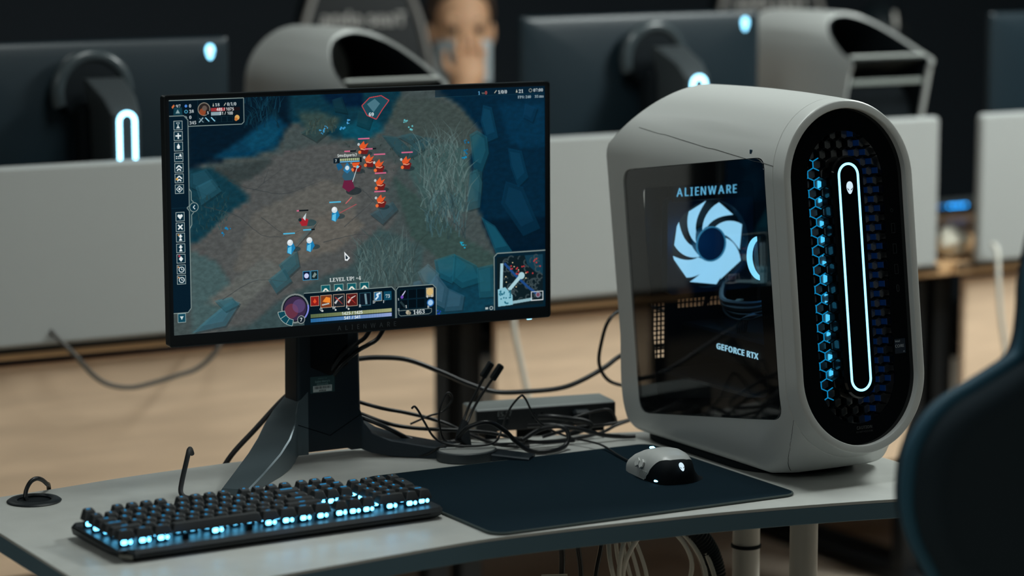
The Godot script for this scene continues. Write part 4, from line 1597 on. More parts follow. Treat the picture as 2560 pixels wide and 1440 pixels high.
	for i in 5:
		part("lead", MB.new().tube(smooth([Vector3(-0.04 + i * 0.004, 0.188, -0.24), Vector3(-0.045 + i * 0.005, 0.21 + i * 0.002, -0.225), Vector3(-0.02 + i * 0.004, 0.218, -0.2), Vector3(0.03, 0.2, -0.19)], 5), 0.0013, 6), mat(hexc("0e3a50"), 0.4), o)
	var l := OmniLight3D.new()
	l.name = "fan_light"
	l.light_color = Color(0.12, 0.55, 0.9)
	l.light_energy = 0.0022
	l.light_size = 0.02
	l.omni_range = 1.0
	l.omni_attenuation = 2.0
	l.shadow_enabled = true
	l.position = Vector3(-0.01, 0.31, -0.30)
	o.add_child(l)

func circle_like(w: float, h: float, n: int) -> PackedVector2Array:
	var p := PackedVector2Array()
	for i in n:
		p.append(V(cos(TAU * i / n) * w / 2, sin(TAU * i / n) * h / 2))
	return p

# ------------------------------------------------------------------ keyboard
func keyboard() -> void:
	var o := thing("keyboard", "black full-size keyboard with cyan-lit keys, in front of the near monitor", "keyboard", Vector3(-0.291, DESK, 0.262), deg_to_rad(2.0))
	var up := Transform3D(Basis(Vector3.RIGHT, Vector3(0, 0, 1), Vector3(0, -1, 0)), Vector3.ZERO)
	# body: cut corners, undercut front
	var out := PackedVector2Array([V(-0.236, -0.088), V(0.236, -0.088), V(0.241, -0.08), V(0.241, 0.074), V(0.232, 0.086), V(-0.222, 0.086), V(-0.236, 0.066), V(-0.241, 0.03), V(-0.241, -0.08)])
	var rings := []
	for s in [[0.0015, 0.010], [0.006, 0.002], [0.0115, 0.0], [0.0165, 0.004]]:
		var ring := PackedVector3Array()
		for q in MB.inset(out, s[1]):
			ring.append(Vector3(q.x, s[0] + 0.004 * (0.09 - q.y) / 0.18 * (1.0 if s[0] > 0.01 else 0.0), q.y))
		ring.reverse()
		rings.append(ring)
	var body := MB.new().loft(rings)
	fix_winding(body)
	part("body", body, M.kbase, o, 30)
	part("front_groove", MB.new().box(Vector3(0.0, 0.0088, 0.0858), Vector3(0.43, 0.0012, 0.0012)), M.gloss, o)
	part("side_inlay", MB.new().box(Vector3(-0.231, 0.0075, 0.0765), Vector3(0.021, 0.006, 0.001), 0.0004, Basis(Vector3.UP, -0.95)), mat(hexc("6b6a64"), 0.3, 0.6), o)
	var tilt := Basis(Vector3.RIGHT, 0.026)
	var P0 := Vector3(-0.004, 0.0185, 0.003)
	part("key_plate", MB.new().box(P0 + tilt * Vector3(0, -0.0015, 0.0), Vector3(0.474, 0.003, 0.146), 0.001, tilt), M.plate, o)
	for x in [-0.214, 0.214]:
		part("foot", MB.new().box(Vector3(x, 0.0009, -0.06), Vector3(0.03, 0.0018, 0.01)), M.matte, o)
		part("foot", MB.new().box(Vector3(x, 0.0009, 0.06), Vector3(0.03, 0.0018, 0.01)), M.matte, o)
	var ux := 0.0207
	var uz := 0.0207
	var f := font("Droid Sans", 700)
	var rows := [
		[-2.66, [["ESC", 0.0, 1.0], ["F1", 2.0, 1.0], ["F2", 3.0, 1.0], ["F3", 4.0, 1.0], ["F4", 5.0, 1.0], ["F5", 6.5, 1.0], ["F6", 7.5, 1.0], ["F7", 8.5, 1.0], ["F8", 9.5, 1.0], ["F9", 11.0, 1.0], ["F10", 12.0, 1.0], ["F11", 13.0, 1.0], ["F12", 14.0, 1.0], ["PRT", 15.25, 1.0], ["SCR", 16.25, 1.0], ["PAUSE", 17.25, 1.0]]],
		[-1.42, [["~", 0.0, 1.0], ["1", 1.0, 1.0], ["2", 2.0, 1.0], ["3", 3.0, 1.0], ["4", 4.0, 1.0], ["5", 5.0, 1.0], ["6", 6.0, 1.0], ["7", 7.0, 1.0], ["8", 8.0, 1.0], ["9", 9.0, 1.0], ["0", 10.0, 1.0], ["-", 11.0, 1.0], ["=", 12.0, 1.0], ["BACKSPACE", 13.0, 2.0], ["INS", 15.25, 1.0], ["HOME", 16.25, 1.0], ["PGUP", 17.25, 1.0], ["NUM", 18.5, 1.0], ["/", 19.5, 1.0], ["*", 20.5, 1.0], ["-", 21.5, 1.0]]],
		[-0.41, [["TAB", 0.0, 1.5], ["Q", 1.5, 1.0], ["W", 2.5, 1.0], ["E", 3.5, 1.0], ["R", 4.5, 1.0], ["T", 5.5, 1.0], ["Y", 6.5, 1.0], ["U", 7.5, 1.0], ["I", 8.5, 1.0], ["O", 9.5, 1.0], ["P", 10.5, 1.0], ["[", 11.5, 1.0], ["]", 12.5, 1.0], ["\\", 13.5, 1.5], ["DEL", 15.25, 1.0], ["END", 16.25, 1.0], ["PGDN", 17.25, 1.0], ["7", 18.5, 1.0], ["8", 19.5, 1.0], ["9", 20.5, 1.0], ["+", 21.5, -1.0]]],
		[0.6, [["CAPS LOCK", 0.0, 1.75], ["A", 1.75, 1.0], ["S", 2.75, 1.0], ["D", 3.75, 1.0], ["F", 4.75, 1.0], ["G", 5.75, 1.0], ["H", 6.75, 1.0], ["J", 7.75, 1.0], ["K", 8.75, 1.0], ["L", 9.75, 1.0], [";", 10.75, 1.0], ["'", 11.75, 1.0], ["ENTER", 12.75, 2.25], ["4", 18.5, 1.0], ["5", 19.5, 1.0], ["6", 20.5, 1.0]]],
		[1.61, [["SHIFT", 0.0, 2.25], ["Z", 2.25, 1.0], ["X", 3.25, 1.0], ["C", 4.25, 1.0], ["V", 5.25, 1.0], ["B", 6.25, 1.0], ["N", 7.25, 1.0], ["M", 8.25, 1.0], [",", 9.25, 1.0], [".", 10.25, 1.0], ["/", 11.25, 1.0], ["SHIFT", 12.25, 2.75], ["^", 16.25, 1.0], ["1", 18.5, 1.0], ["2", 19.5, 1.0], ["3", 20.5, 1.0], ["ENTER", 21.5, -1.0]]],
		[2.62, [["CTRL", 0.0, 1.25], ["WIN", 1.25, 1.25], ["ALT", 2.5, 1.25], ["", 3.75, 6.25], ["ALT", 10.0, 1.25], ["FN", 11.25, 1.25], ["MENU", 12.5, 1.25], ["CTRL", 13.75, 1.25], ["<", 15.25, 1.0], ["v", 16.25, 1.0], [">", 17.25, 1.0], ["0", 18.5, 2.0], [".", 20.5, 1.0]]],
	]
	var tops := [0.0135, 0.0125, 0.0112, 0.0105, 0.0105, 0.0108]
	var lean := [0.16, 0.12, 0.05, 0.0, -0.07, -0.12]
	var cap_mesh := {}
	var legend_mesh := {}
	var led_mesh := MB.new().box(Vector3.ZERO, Vector3(0.0080, 0.0060, 0.0040), 0.0014).mesh(60)
	var led_small := MB.new().box(Vector3.ZERO, Vector3(0.0048, 0.0052, 0.0036), 0.0014).mesh(60)
	for r in 6:
		var z: float = rows[r][0] * uz
		for k in rows[r][1]:
			var tall: bool = k[2] < 0.0
			var w: float = absf(k[2]) * ux - 0.0014
			var dpt := (uz * 2.01 if tall else uz) - 0.0018
			var x: float = (k[1] + absf(k[2]) * 0.5 - 11.25) * ux
			var zz := z + (uz * 0.505 if tall else 0.0)
			var key := "%d_%.4f_%s" % [r, w, tall]
			var h: float = tops[r]
			var tb := Basis(Vector3.RIGHT, lean[r])
			var ins := 0.0029
			if not cap_mesh.has(key):
				var rs := []
				for s in [[0.0, 0.0, 0.0012], [0.003, 0.0005, 0.0014], [h - 0.001, ins * 0.93, 0.0022], [h, ins + 0.0005, 0.0024]]:
					var ring := PackedVector3Array()
					for q in round_rect(w - 2 * s[1], dpt - 2 * s[1] * 1.1, s[2], 3):
						var yy: float = s[0]
						var zq := -q.y
						if s[0] > 0.005:
							yy += -zq * sin(lean[r])
							zq -= 0.0006
						ring.append(Vector3(q.x, yy, zq))
					rs.append(ring)
				var dished: PackedVector3Array = rs[-1].duplicate()
				for i in dished.size():
					dished[i] = Vector3(dished[i].x * 0.62, dished[i].y - 0.0004, dished[i].z * 0.62)
				rs.append(dished)
				var cm := MB.new().loft(rs)
				fix_winding(cm)
				cap_mesh[key] = cm.mesh(28)
			var o2 := P0 + tilt * Vector3(x, 0.0104, zz)
			var cap := part("keycap", cap_mesh[key], M.key, o)
			cap.position = o2
			cap.basis = tilt
			if k[0] != "":
				if not legend_mesh.has(k[0]):
					legend_mesh[k[0]] = letters(k[0], 0.0042 if k[0].length() < 2 else 0.0022, f, 0.0002)
				var lg := part("legend", legend_mesh[k[0]], M.legend, cap)
				lg.transform = Transform3D(tb * Basis(Vector3.RIGHT, -PI / 2), Vector3(0, h + 0.0001 + 0.0022 * sin(lean[r]), -0.0028))
			if k[0] != "":
				var ld := part("switch_light", led_mesh, M.led_key, o)
				ld.position = P0 + tilt * Vector3(x - 0.0036, 0.0064, zz + dpt * 0.37)
				ld.basis = tilt
				var l2 := part("switch_light", led_small, M.led_key, o)
				l2.position = P0 + tilt * Vector3(x + 0.0052, 0.0061, zz + dpt * 0.37)
				l2.basis = tilt
			else:
				for s in [-0.0035, 0.0052]:
					var ld := part("switch_light", led_mesh if s < 0 else led_small, M.led_key, o)
					ld.position = P0 + tilt * Vector3(x + s, 0.0062, zz + dpt * 0.37)
					ld.basis = tilt
				for s in [-0.046, 0.046]:
					part("stabiliser", MB.new().box(P0 + tilt * Vector3(x + s, 0.003, zz + 0.005), Vector3(0.008, 0.008, 0.006), 0.0005, tilt), M.matte, o)
			var sw := part("switch", cap_stem(), M.matte, o)
			sw.position = P0 + tilt * Vector3(x, 0.0034, zz - 0.001)
			sw.basis = tilt
	for s in [[20.5, -2.5], [18.6, -2.5], [19.2, -2.5]]:
		part("indicator", MB.new().box(P0 + tilt * Vector3((s[0] - 11.25) * ux, 0.0012, s[1] * uz), Vector3(0.003, 0.0006, 0.0012)), M.legend, o)
	for i in 3:
		var l := OmniLight3D.new()
		l.name = "key_light"
		l.light_color = Color(0.12, 0.6, 0.95)
		l.light_energy = 0.00012
		l.light_size = 0.02
		l.omni_range = 1.0
		l.omni_attenuation = 2.0
		l.shadow_enabled = true
		l.position = Vector3(-0.15 + 0.15 * i, 0.03, 0.095)
		o.add_child(l, true)

var _stem: ArrayMesh
func cap_stem() -> ArrayMesh:
	if _stem == null:
		_stem = MB.new().box(Vector3.ZERO, Vector3(0.013, 0.0066, 0.011), 0.001).mesh()
	return _stem

# ------------------------------------------------------------------ mouse
func mouse() -> void:
	var o := thing("mouse", "white and black mouse with a glowing emblem, on the mouse mat by the tower", "mouse", Vector3(0.343, DESK + 0.0032, 0.275), deg_to_rad(-6.0))
	# rings along the mouse: s from the tail (+z) to the nose (-z)
	var S := [[0.061, 0.010, 0.012, 0.0], [0.0585, 0.020, 0.0225, 0.0], [0.052, 0.0275, 0.031, 0.0], [0.042, 0.032, 0.037, 0.001], [0.028, 0.0345, 0.0405, 0.0015], [0.012, 0.035, 0.0415, 0.0015], [-0.006, 0.034, 0.0395, 0.001], [-0.024, 0.0325, 0.0345, 0.0], [-0.042, 0.031, 0.027, -0.001], [-0.055, 0.0285, 0.0195, -0.001], [-0.062, 0.024, 0.013, -0.001]]
	var n := 33
	var point := func(s: Array, t: float, grow: float) -> Vector3:
		var a := lerpf(-0.10, PI + 0.10, t)      # from the right side over the back to the left side
		var ca := cos(a)
		var sa := sin(a)
		var x: float = signf(ca) * pow(absf(ca), 0.62) * (s[1] + grow)
		var y: float = 0.0025 + (signf(sa) * pow(absf(sa), 0.72)) * (s[2] + grow)
		if ca > 0.0 and y < 0.016:                # ring finger rest on the right
			x += 0.014 * (1.0 - y / 0.016) * exp(-pow((s[0] - 0.025) / 0.03, 2.0))
		if y < 0.001:
			y = 0.001
		return Vector3(x + s[3], y, s[0])
	var rings := []
	for s in S:
		var ring := PackedVector3Array()
		for i in n:
			ring.append(point.call(s, i / float(n - 1), 0.0))
		rings.append(ring)
	var body := MB.new().loft(rings, true, true)
	fix_winding(body)
	part("body", body, M.matte, o, 50)
	# white shell: the palm, keys and left flank; its lower tail edge sweeps up to the right
	var sh := []
	var finer := []
	for k in S.size() - 1:
		for j in 4:
			var row := []
			for q in 4:
				row.append(lerpf(S[k][q], S[k + 1][q], j / 4.0))
			finer.append(row)
	finer.append(S[-1])
	for s in finer:
		var z: float = s[0]
		if z > 0.0512:
			continue
		var lo := table(z, [-0.062, 0.0, 0.03, 0.043, 0.0512], [0.10, 0.10, 0.14, 0.26, 0.42])
		var hi := table(z, [-0.062, 0.012, 0.024, 0.034, 0.043, 0.0512], [0.985, 0.985, 0.93, 0.82, 0.69, 0.52])
		var ring := PackedVector3Array()
		for i in n:
			ring.append(point.call(s, lerpf(lo, hi, i / float(n - 1)), 0.0007))
		for i in n:
			ring.append(point.call(s, lerpf(hi, lo, i / float(n - 1)), -0.0006))
		sh.append(ring)
	var shell := MB.new().loft(sh, true, true)
	fix_winding(shell)
	part("shell", shell, M.shell, o, 50)
	# hexagonal thumb buttons
	for b in [[-0.008, 0.0], [0.0055, 0.0]]:
		var z: float = b[0]
		var hexa := PackedVector2Array()
		for k in 6:
			hexa.append(V(cos(PI / 6 + k * PI / 3) * 0.0065, sin(PI / 6 + k * PI / 3) * 0.0072))
		var X := Transform3D(Basis(Vector3.UP, -PI / 2) * Basis(Vector3.RIGHT, -0.42), Vector3(-0.0350, 0.0235, z))
		part("thumb_button", MB.new().prism(hexa, -0.002, 0.0012, 0.0006, X), M.shell, o)
	for k in 7:
		part("grip_rib", MB.new().box(Vector3(-0.0362, 0.010, 0.002 + k * 0.0035), Vector3(0.0012, 0.012, 0.0012), 0.0004, Basis(Vector3.RIGHT, 0.35)), M.shell, o)
	part("wheel_light", MB.new().box(Vector3(0.0, 0.0365, -0.024), Vector3(0.008, 0.003, 0.017), 0.0012, Basis(Vector3.RIGHT, 0.22)), M.far_led, o)
	part("tail_light", MB.new().box(Vector3(-0.0285, 0.0052, 0.046), Vector3(0.0025, 0.003, 0.0125), 0.0008, Basis(Vector3.UP, 0.62)), M.far_led, o)
	var n2 := Vector3(0.10, 0.56, 0.82).normalized()
	var xa := Vector3.UP.cross(n2).normalized()
	alien(o, "emblem", 0.0135, Transform3D(Basis(xa, n2.cross(xa), n2), Vector3(0.003, 0.0262, 0.0595)), glow(Color(0.85, 0.95, 1.0), 0.95))

# ------------------------------------------------------------------ things lying on and behind the near desk
func P(x: float, y: float, z: float) -> Vector3:
	return Vector3(x, y, z)

func cord(called: String, pts: Array, r: float, label: String, m: Material = null, group := "", closed := false) -> MeshInstance3D:
	var q := []
	for p: Vector3 in pts:
		q.append(Vector3(p.x, maxf(p.y, DESK + r + 0.0003) if p.z > -0.1 else p.y, p.z))
	return single(called, MB.new().tube(smooth(q, 7), r, 10), m if m else M.cable, label, "cable", group, 60)

func desk_clutter() -> void:
	cord("power_cable", [P(-0.01, 0.866, -0.15), P(0.03, 0.873, -0.155), P(0.065, 0.876, -0.16), P(0.104, 0.875, -0.16), P(0.153, 0.867, -0.16), P(0.21, 0.843, -0.16), P(0.26, 0.819, -0.16), P(0.311, 0.801, -0.16), P(0.377, 0.796, -0.16), P(0.429, 0.796, -0.16), P(0.467, 0.804, -0.16), P(0.513, 0.822, -0.16), P(0.551, 0.841, -0.16), P(0.6, 0.855, -0.13), P(0.62, 0.86, -0.055)], 0.0040, "thick black cable arching from the monitor stand over the power box")
	cord("looped_cable", [P(0.6, 0.905, -0.06), P(0.585, 0.92, -0.12), P(0.541, 0.916, -0.15), P(0.514, 0.899, -0.15), P(0.501, 0.864, -0.15), P(0.497, 0.834, -0.15), P(0.507, 0.811, -0.15), P(0.526, 0.797, -0.15), P(0.561, 0.79, -0.15), P(0.62, 0.80, -0.13), P(0.63, 0.81, -0.06)], 0.0030, "black cable looping out behind the rear of the white tower")
	cord("video_cable", [P(-0.03, 0.845, -0.142), P(0.0, 0.836, -0.142), P(0.032, 0.823, -0.12), P(0.068, 0.811, -0.09), P(0.109, 0.8, -0.09), P(0.151, 0.787, -0.09), P(0.186, 0.773, -0.09), P(0.214, 0.758, -0.085), P(0.240, 0.747, -0.03), P(0.28, 0.745, 0.0)], 0.0030, "upper of the black cables running right from the monitor column")
	cord("video_cable", [P(-0.02, 0.83, -0.142), P(0.027, 0.809, -0.12), P(0.07, 0.79, -0.08), P(0.111, 0.778, -0.08), P(0.153, 0.771, -0.078), P(0.195, 0.768, -0.06), P(0.237, 0.764, -0.03), P(0.29, 0.75, -0.005), P(0.36, 0.746, 0.0)], 0.0030, "middle black cable sagging from the monitor column to the power box")
	cord("video_cable", [P(-0.02, 0.82, -0.142), P(0.022, 0.806, -0.11), P(0.065, 0.786, -0.07), P(0.106, 0.763, -0.07), P(0.14, 0.752, -0.07), P(0.168, 0.749, -0.07), P(0.2, 0.747, -0.085)], 0.0036, "lowest and thickest cable from the monitor column to the desk edge")
	cord("thin_cable", [P(0.191, 0.75, -0.06), P(0.164, 0.756, -0.06), P(0.155, 0.782, -0.06), P(0.155, 0.801, -0.06), P(0.164, 0.824, -0.06), P(0.172, 0.829, -0.06), P(0.178, 0.818, -0.062), P(0.164, 0.801, -0.064), P(0.139, 0.795, -0.066), P(0.11, 0.785, -0.07)], 0.0017, "thin black cable standing up in a narrow loop left of the power box")
	cord("mouse_cable", [P(0.079, 0.823, -0.006), P(0.083, 0.826, -0.003), P(0.09, 0.815, 0.0), P(0.097, 0.802, 0.0), P(0.117, 0.773, 0.0), P(0.144, 0.763, 0.012), P(0.179, 0.7625, 0.03), P(0.203, 0.766, 0.03), P(0.224, 0.776, 0.01), P(0.242, 0.803, 0.0), P(0.262, 0.824, 0.0), P(0.272, 0.821, 0.0), P(0.291, 0.788, 0.0), P(0.32, 0.766, 0.0), P(0.353, 0.752, 0.005), P(0.369, 0.75, 0.062), P(0.358, 0.7475, 0.131), P(0.350, 0.7475, 0.175), P(0.349, 0.7485, 0.2), P(0.3495, 0.751, 0.2135)], 0.0017, "thin black mouse cable rising in a peak before the power box")
	cord("ribbon_cable", [P(0.155, 0.772, 0.0), P(0.166, 0.79, 0.015), P(0.191, 0.797, 0.03), P(0.219, 0.781, 0.03), P(0.239, 0.762, 0.03), P(0.262, 0.746, 0.036), P(0.295, 0.745, 0.045), P(0.322, 0.748, 0.036), P(0.332, 0.762, 0.03), P(0.325, 0.775, 0.02), P(0.30, 0.77, 0.0), P(0.27, 0.755, -0.005)], 0.0036, "shiny black cable bending in a wide arc in front of the power box")
	cord("plug_cable", [P(0.33, 0.776, -0.058), P(0.345, 0.778, -0.04), P(0.37, 0.774, -0.03), P(0.396, 0.768, -0.028), P(0.408, 0.760, -0.028), P(0.396, 0.754, -0.03), P(0.37, 0.75, -0.03)], 0.0042, "thick black cable coming out of the power box socket")
	cord("plug_cable", [P(0.306, 0.766, -0.05), P(0.33, 0.770, -0.02), P(0.363, 0.765, 0.0), P(0.405, 0.752, 0.01), P(0.44, 0.746, 0.012), P(0.46, 0.746, 0.02)], 0.0034, "black cable from the power box running to the tower foot")
	cord("flat_cable", [P(0.169, 0.757, -0.03), P(0.225, 0.750, -0.02), P(0.289, 0.746, -0.02), P(0.361, 0.744, -0.02), P(0.419, 0.748, -0.02), P(0.455, 0.755, -0.03), P(0.50, 0.757, -0.05)], 0.0026, "black cable lying along the foot of the power box")
	cord("flat_cable", [P(0.33, 0.747, -0.045), P(0.387, 0.755, -0.045), P(0.432, 0.756, -0.04), P(0.47, 0.754, -0.05), P(0.51, 0.752, -0.07)], 0.0030, "black cable running behind the white tower beside the power box")
	cord("arched_cable", [P(0.37, 0.762, -0.06), P(0.387, 0.772, -0.045), P(0.417, 0.779, -0.04), P(0.446, 0.78, -0.04), P(0.462, 0.767, -0.045), P(0.472, 0.752, -0.055)], 0.0019, "thin black cable arching over the right end of the power box")
	cord("braided_cable", [P(-0.02, 0.848, -0.152), P(-0.049, 0.829, -0.17), P(-0.103, 0.782, -0.17), P(-0.15, 0.738, -0.17), P(-0.17, 0.69, -0.175), P(-0.18, 0.6, -0.18)], 0.0042, "black braided cable slanting down left behind the desk", M.cable_braid)
	for s in [[P(0.075, 0.95, -0.07), P(0.056, 0.923, -0.07), P(0.039, 0.914, -0.07), P(0.026, 0.905, -0.078), P(0.0, 0.885, -0.082), P(-0.015, 0.862, -0.09)], [P(0.055, 0.95, -0.075), P(0.038, 0.926, -0.075), P(0.024, 0.916, -0.078), P(0.0, 0.9, -0.08), P(-0.02, 0.87, -0.09)]]:
		single("monitor_cable", MB.new().tube(smooth(s, 7), 0.0034, 10), M.cable, "black cable dropping from behind the near monitor into its column", "cable", "cables behind the near monitor", 60)
	cord("keyboard_cable", [P(-0.27, 0.745, 0.09), P(-0.305, 0.745, 0.07), P(-0.317, 0.7455, 0.062), P(-0.3205, 0.752, 0.054), P(-0.316, 0.766, 0.048), P(-0.309, 0.787, 0.045), P(-0.304, 0.802, 0.043), P(-0.300, 0.8075, 0.038), P(-0.293, 0.806, 0.026), P(-0.287, 0.797, 0.017)], 0.0036, "short black braided cable standing up behind the keyboard", M.cable_braid)
	cord("grommet_cable", [P(-0.510, 0.70, -0.052), P(-0.511, 0.742, -0.056), P(-0.508, 0.754, -0.06), P(-0.5, 0.764, -0.064), P(-0.49, 0.767, -0.068), P(-0.478, 0.762, -0.078), P(-0.466, 0.752, -0.092), P(-0.456, 0.742, -0.112), P(-0.452, 0.70, -0.122)], 0.0032, "glossy black cable bowing out of the round desk grommet")
	# power box
	var b := thing("power_box", "grey metal power box with dark socket face, at the back edge of the desk", "power box", Vector3(0.362, DESK, -0.110), deg_to_rad(-10.15))
	part("cover", MB.new().box(Vector3(0, 0.0305, -0.003), Vector3(0.2345, 0.037, 0.066), 0.0025), mat(hexc("7c8281"), 0.45, 0.2), b)
	part("socket_face", MB.new().box(Vector3(0.0005, 0.0295, 0.0305), Vector3(0.233, 0.034, 0.004), 0.001), mat(hexc("171b1e"), 0.5), b)
	for x in [-0.015, 0.055]:
		for k in [[-0.007, 0.034, 0.0028, 0.009], [0.007, 0.034, 0.0024, 0.0075], [0.0, 0.0225, 0.005, 0.005]]:
			part("socket_slot", MB.new().box(Vector3(x + k[0], k[1], 0.0326), Vector3(k[2], k[3], 0.0006)), M.gloss, b)
	part("switch", MB.new().box(Vector3(-0.073, 0.0275, 0.033), Vector3(0.019, 0.012, 0.003), 0.001), M.black, b)
	part("plug", MB.new().box(Vector3(0.055, 0.029, 0.041), Vector3(0.028, 0.022, 0.017), 0.004), M.black, b)
	part("lettering", letters("ES.17", 0.0072, font("Droid Sans", 400), 0.0003), mat(hexc("8a9090"), 0.5), b).transform = Transform3D(Basis(), Vector3(-0.0705, 0.0395, 0.0327))
	for x in [-0.09, 0.09]:
		part("foot", MB.new().box(Vector3(x, 0.0062, 0.012), Vector3(0.02, 0.0118, 0.03), 0.001), M.matte, b)
	part("clamp", MB.new().box(Vector3(0.0, -0.02, -0.025), Vector3(0.06, 0.064, 0.005), 0.001), M.matte, b)
	# round hub with a pale lid
	var h := thing("cable_hub", "flat round hub with a pale grey lid among the desk cables", "hub", Vector3(0.163, DESK, 0.012))
	part("base", MB.new().lathe(PackedVector2Array([V(0, 0.0003), V(0.046, 0.0003), V(0.047, 0.0015), V(0.047, 0.0145), V(0.0455, 0.0157), V(0, 0.0157)]), 40, Transform3D(Basis.from_scale(Vector3(1.0, 1.0, 0.86)), Vector3.ZERO)), mat(hexc("343c40"), 0.5), h)
	part("lid", MB.new().lathe(PackedVector2Array([V(0, 0.0158), V(0.0445, 0.0158), V(0.0440, 0.0168), V(0, 0.0172)]), 40, Transform3D(Basis.from_scale(Vector3(1.0, 1.0, 0.86)), Vector3.ZERO)), mat(hexc("a5a8a6"), 0.4), h)
	# two plugs bound together
	var t := thing("usb_plug_pair", "pair of black plugs on stiff leads, leaning up over the round hub", "plug", Vector3(0.171, DESK, -0.004))
	var wr := MB.new()
	wr.loft([ring_at(Vector3(-0.006, 0.0205, 0.002), Vector3(0.5, 0.85, -0.12), 0.016, 0.009), ring_at(Vector3(-0.002, 0.030, -0.005), Vector3(0.5, 0.85, -0.3), 0.0135, 0.008), ring_at(Vector3(0.009, 0.050, -0.02), Vector3(0.6, 0.8, -0.3), 0.0062, 0.005)])
	fix_winding(wr)
	part("binding", wr, M.matte, t)
	for s in [-1.0, 1.0]:
		var off: Vector3 = Vector3(0.0044, -0.0012, 0.002) * s
		part("lead", MB.new().tube(smooth([Vector3(0.005, 0.044, -0.016) + off * 0.6, Vector3(0.024, 0.066, -0.03) + off * 0.8, Vector3(0.044, 0.089, -0.037) + off, Vector3(0.061, 0.109, -0.04) + off * 1.3], 5), 0.0022, 8), M.cable, t)
		var d := Vector3(0.62, 0.78, -0.04).normalized()
		var sx := d.cross(Vector3(0, 0, 1)).normalized()
		part("plug", MB.new().box(Vector3(0.068, 0.1195, -0.0405) + off * 1.55, Vector3(0.0115, 0.0275, 0.007), 0.002, Basis(sx, d, sx.cross(d))), M.black, t)
	part("tail", MB.new().tube(smooth([Vector3(-0.002, 0.026, 0.0), Vector3(-0.02, 0.0215, 0.012), Vector3(-0.045, 0.021, 0.004), Vector3(-0.062, 0.005, -0.02), Vector3(-0.09, 0.004, -0.05)], 6), 0.0019, 8), M.cable, t)

func ring_at(c: Vector3, d: Vector3, w: float, t: float) -> PackedVector3Array:
	d = d.normalized()
	var sx := d.cross(Vector3(0, 0, 1)).normalized()
	var sz := sx.cross(d)
	var r := PackedVector3Array()
	for i in 14:
		var a := TAU * i / 14
		r.append(c + sx * cos(a) * w + sz * sin(a) * t)
	return r

func under_desk() -> void:
	for k in 3:
		var pts := []
		for i in 15:
			var a := TAU * i / 15.0
			pts.append(Vector3(0.365 + k * 0.014 + cos(a) * (0.07 + k * 0.004) - 0.02 * sin(a), 0.595 + sin(a) * (0.075 + 0.005 * k) - k * 0.006, 0.2 + 0.018 * cos(a * 2 + k) + k * 0.012))
		single("coiled_cable", MB.new().tube(smooth(pts, 4, true), 0.0036, 8, true), M.white_cord, ["white cable coil hanging under the desk, rear loop", "white cable coil hanging under the desk, middle loop", "white cable coil hanging under the desk, front loop"][k], "cable", "", 60)
	for k in 4:
		single("hanging_cable", MB.new().tube(smooth([P(0.300 + k * 0.006, 0.706, 0.22), P(0.302 + k * 0.010, 0.65, 0.215), P(0.315 + k * 0.012, 0.59, 0.21 + k * 0.004), P(0.345 + k * 0.008, 0.52, 0.21)], 6), 0.0032, 8), M.white_cord, "white cable hanging straight down under the desk beside the coils", "cable", "straight white cables under the desk", 60)
	var hose := smooth([P(0.385, 0.70, 0.19), P(0.43, 0.652, 0.195), P(0.462, 0.618, 0.2), P(0.482, 0.585, 0.2), P(0.492, 0.54, 0.2), P(0.495, 0.46, 0.2)], 16)
	var hm := MB.new()
	var rings := []
	for i in hose.size():
		var d := (hose[mini(i + 1, hose.size() - 1)] - hose[maxi(i - 1, 0)]).normalized()
		var sx := d.cross(Vector3(0, 0, 1)).normalized()
		var sz := sx.cross(d)
		var ring := PackedVector3Array()
		var r := 0.0185 if i % 2 == 0 else 0.0165
		for k in 16:
			ring.append(hose[i] + sx * cos(TAU * k / 16) * r + sz * sin(TAU * k / 16) * r)
		rings.append(ring)
	hm.loft(rings)
	fix_winding(hm)
	single("corrugated_hose", hm, M.cable, "thick black corrugated cable hose curving down under the desk", "hose", "", 20)
	single("hanging_cable", MB.new().tube(smooth([P(0.18, 0.70, 0.25), P(0.189, 0.647, 0.25), P(0.189, 0.6, 0.25), P(0.187, 0.5, 0.25)], 6), 0.0046, 8), M.cable, "black cable under the desk that carries a white paper tag", "cable", "", 60)
	single("hanging_cable", MB.new().tube(smooth([P(0.212, 0.70, 0.245), P(0.220, 0.643, 0.245), P(0.225, 0.6, 0.245), P(0.226, 0.5, 0.245)], 6), 0.0040, 8), M.cable, "black cable under the desk just right of the tagged one", "cable", "", 60)
	single("hanging_cable", MB.new().tube(smooth([P(0.27, 0.70, 0.24), P(0.262, 0.641, 0.24), P(0.252, 0.59, 0.24), P(0.25, 0.5, 0.24)], 6), 0.0034, 8), M.cable, "black cable under the desk left of the white coils", "cable", "", 60)
	var lt := PT.new(80, 90, hexc("b5b2aa"))
	for i in 7:
		lt.rect(10 + (i % 3) * 4, 12 + i * 10, 30 + (i * 13) % 26, 3, hexc("4a4c4c"))
	lt.disc(26, 20, 8, hexc("5a5c5c"))
	var lm := mat(Color.WHITE, 0.7)
	lm.albedo_texture = lt.tex()
	lm.texture_repeat = false
	var tg := thing("cable_tag", "creased white paper tag on a black cable under the desk", "tag", Vector3(0.172, 0.59, 0.258), deg_to_rad(-24))
	part("paper", MB.new().box(Vector3(0, 0, -0.0006), Vector3(0.038, 0.05, 0.0008), 0.0002), M.paper, tg)
	part("print", card(0.036, 0.047), lm, tg)

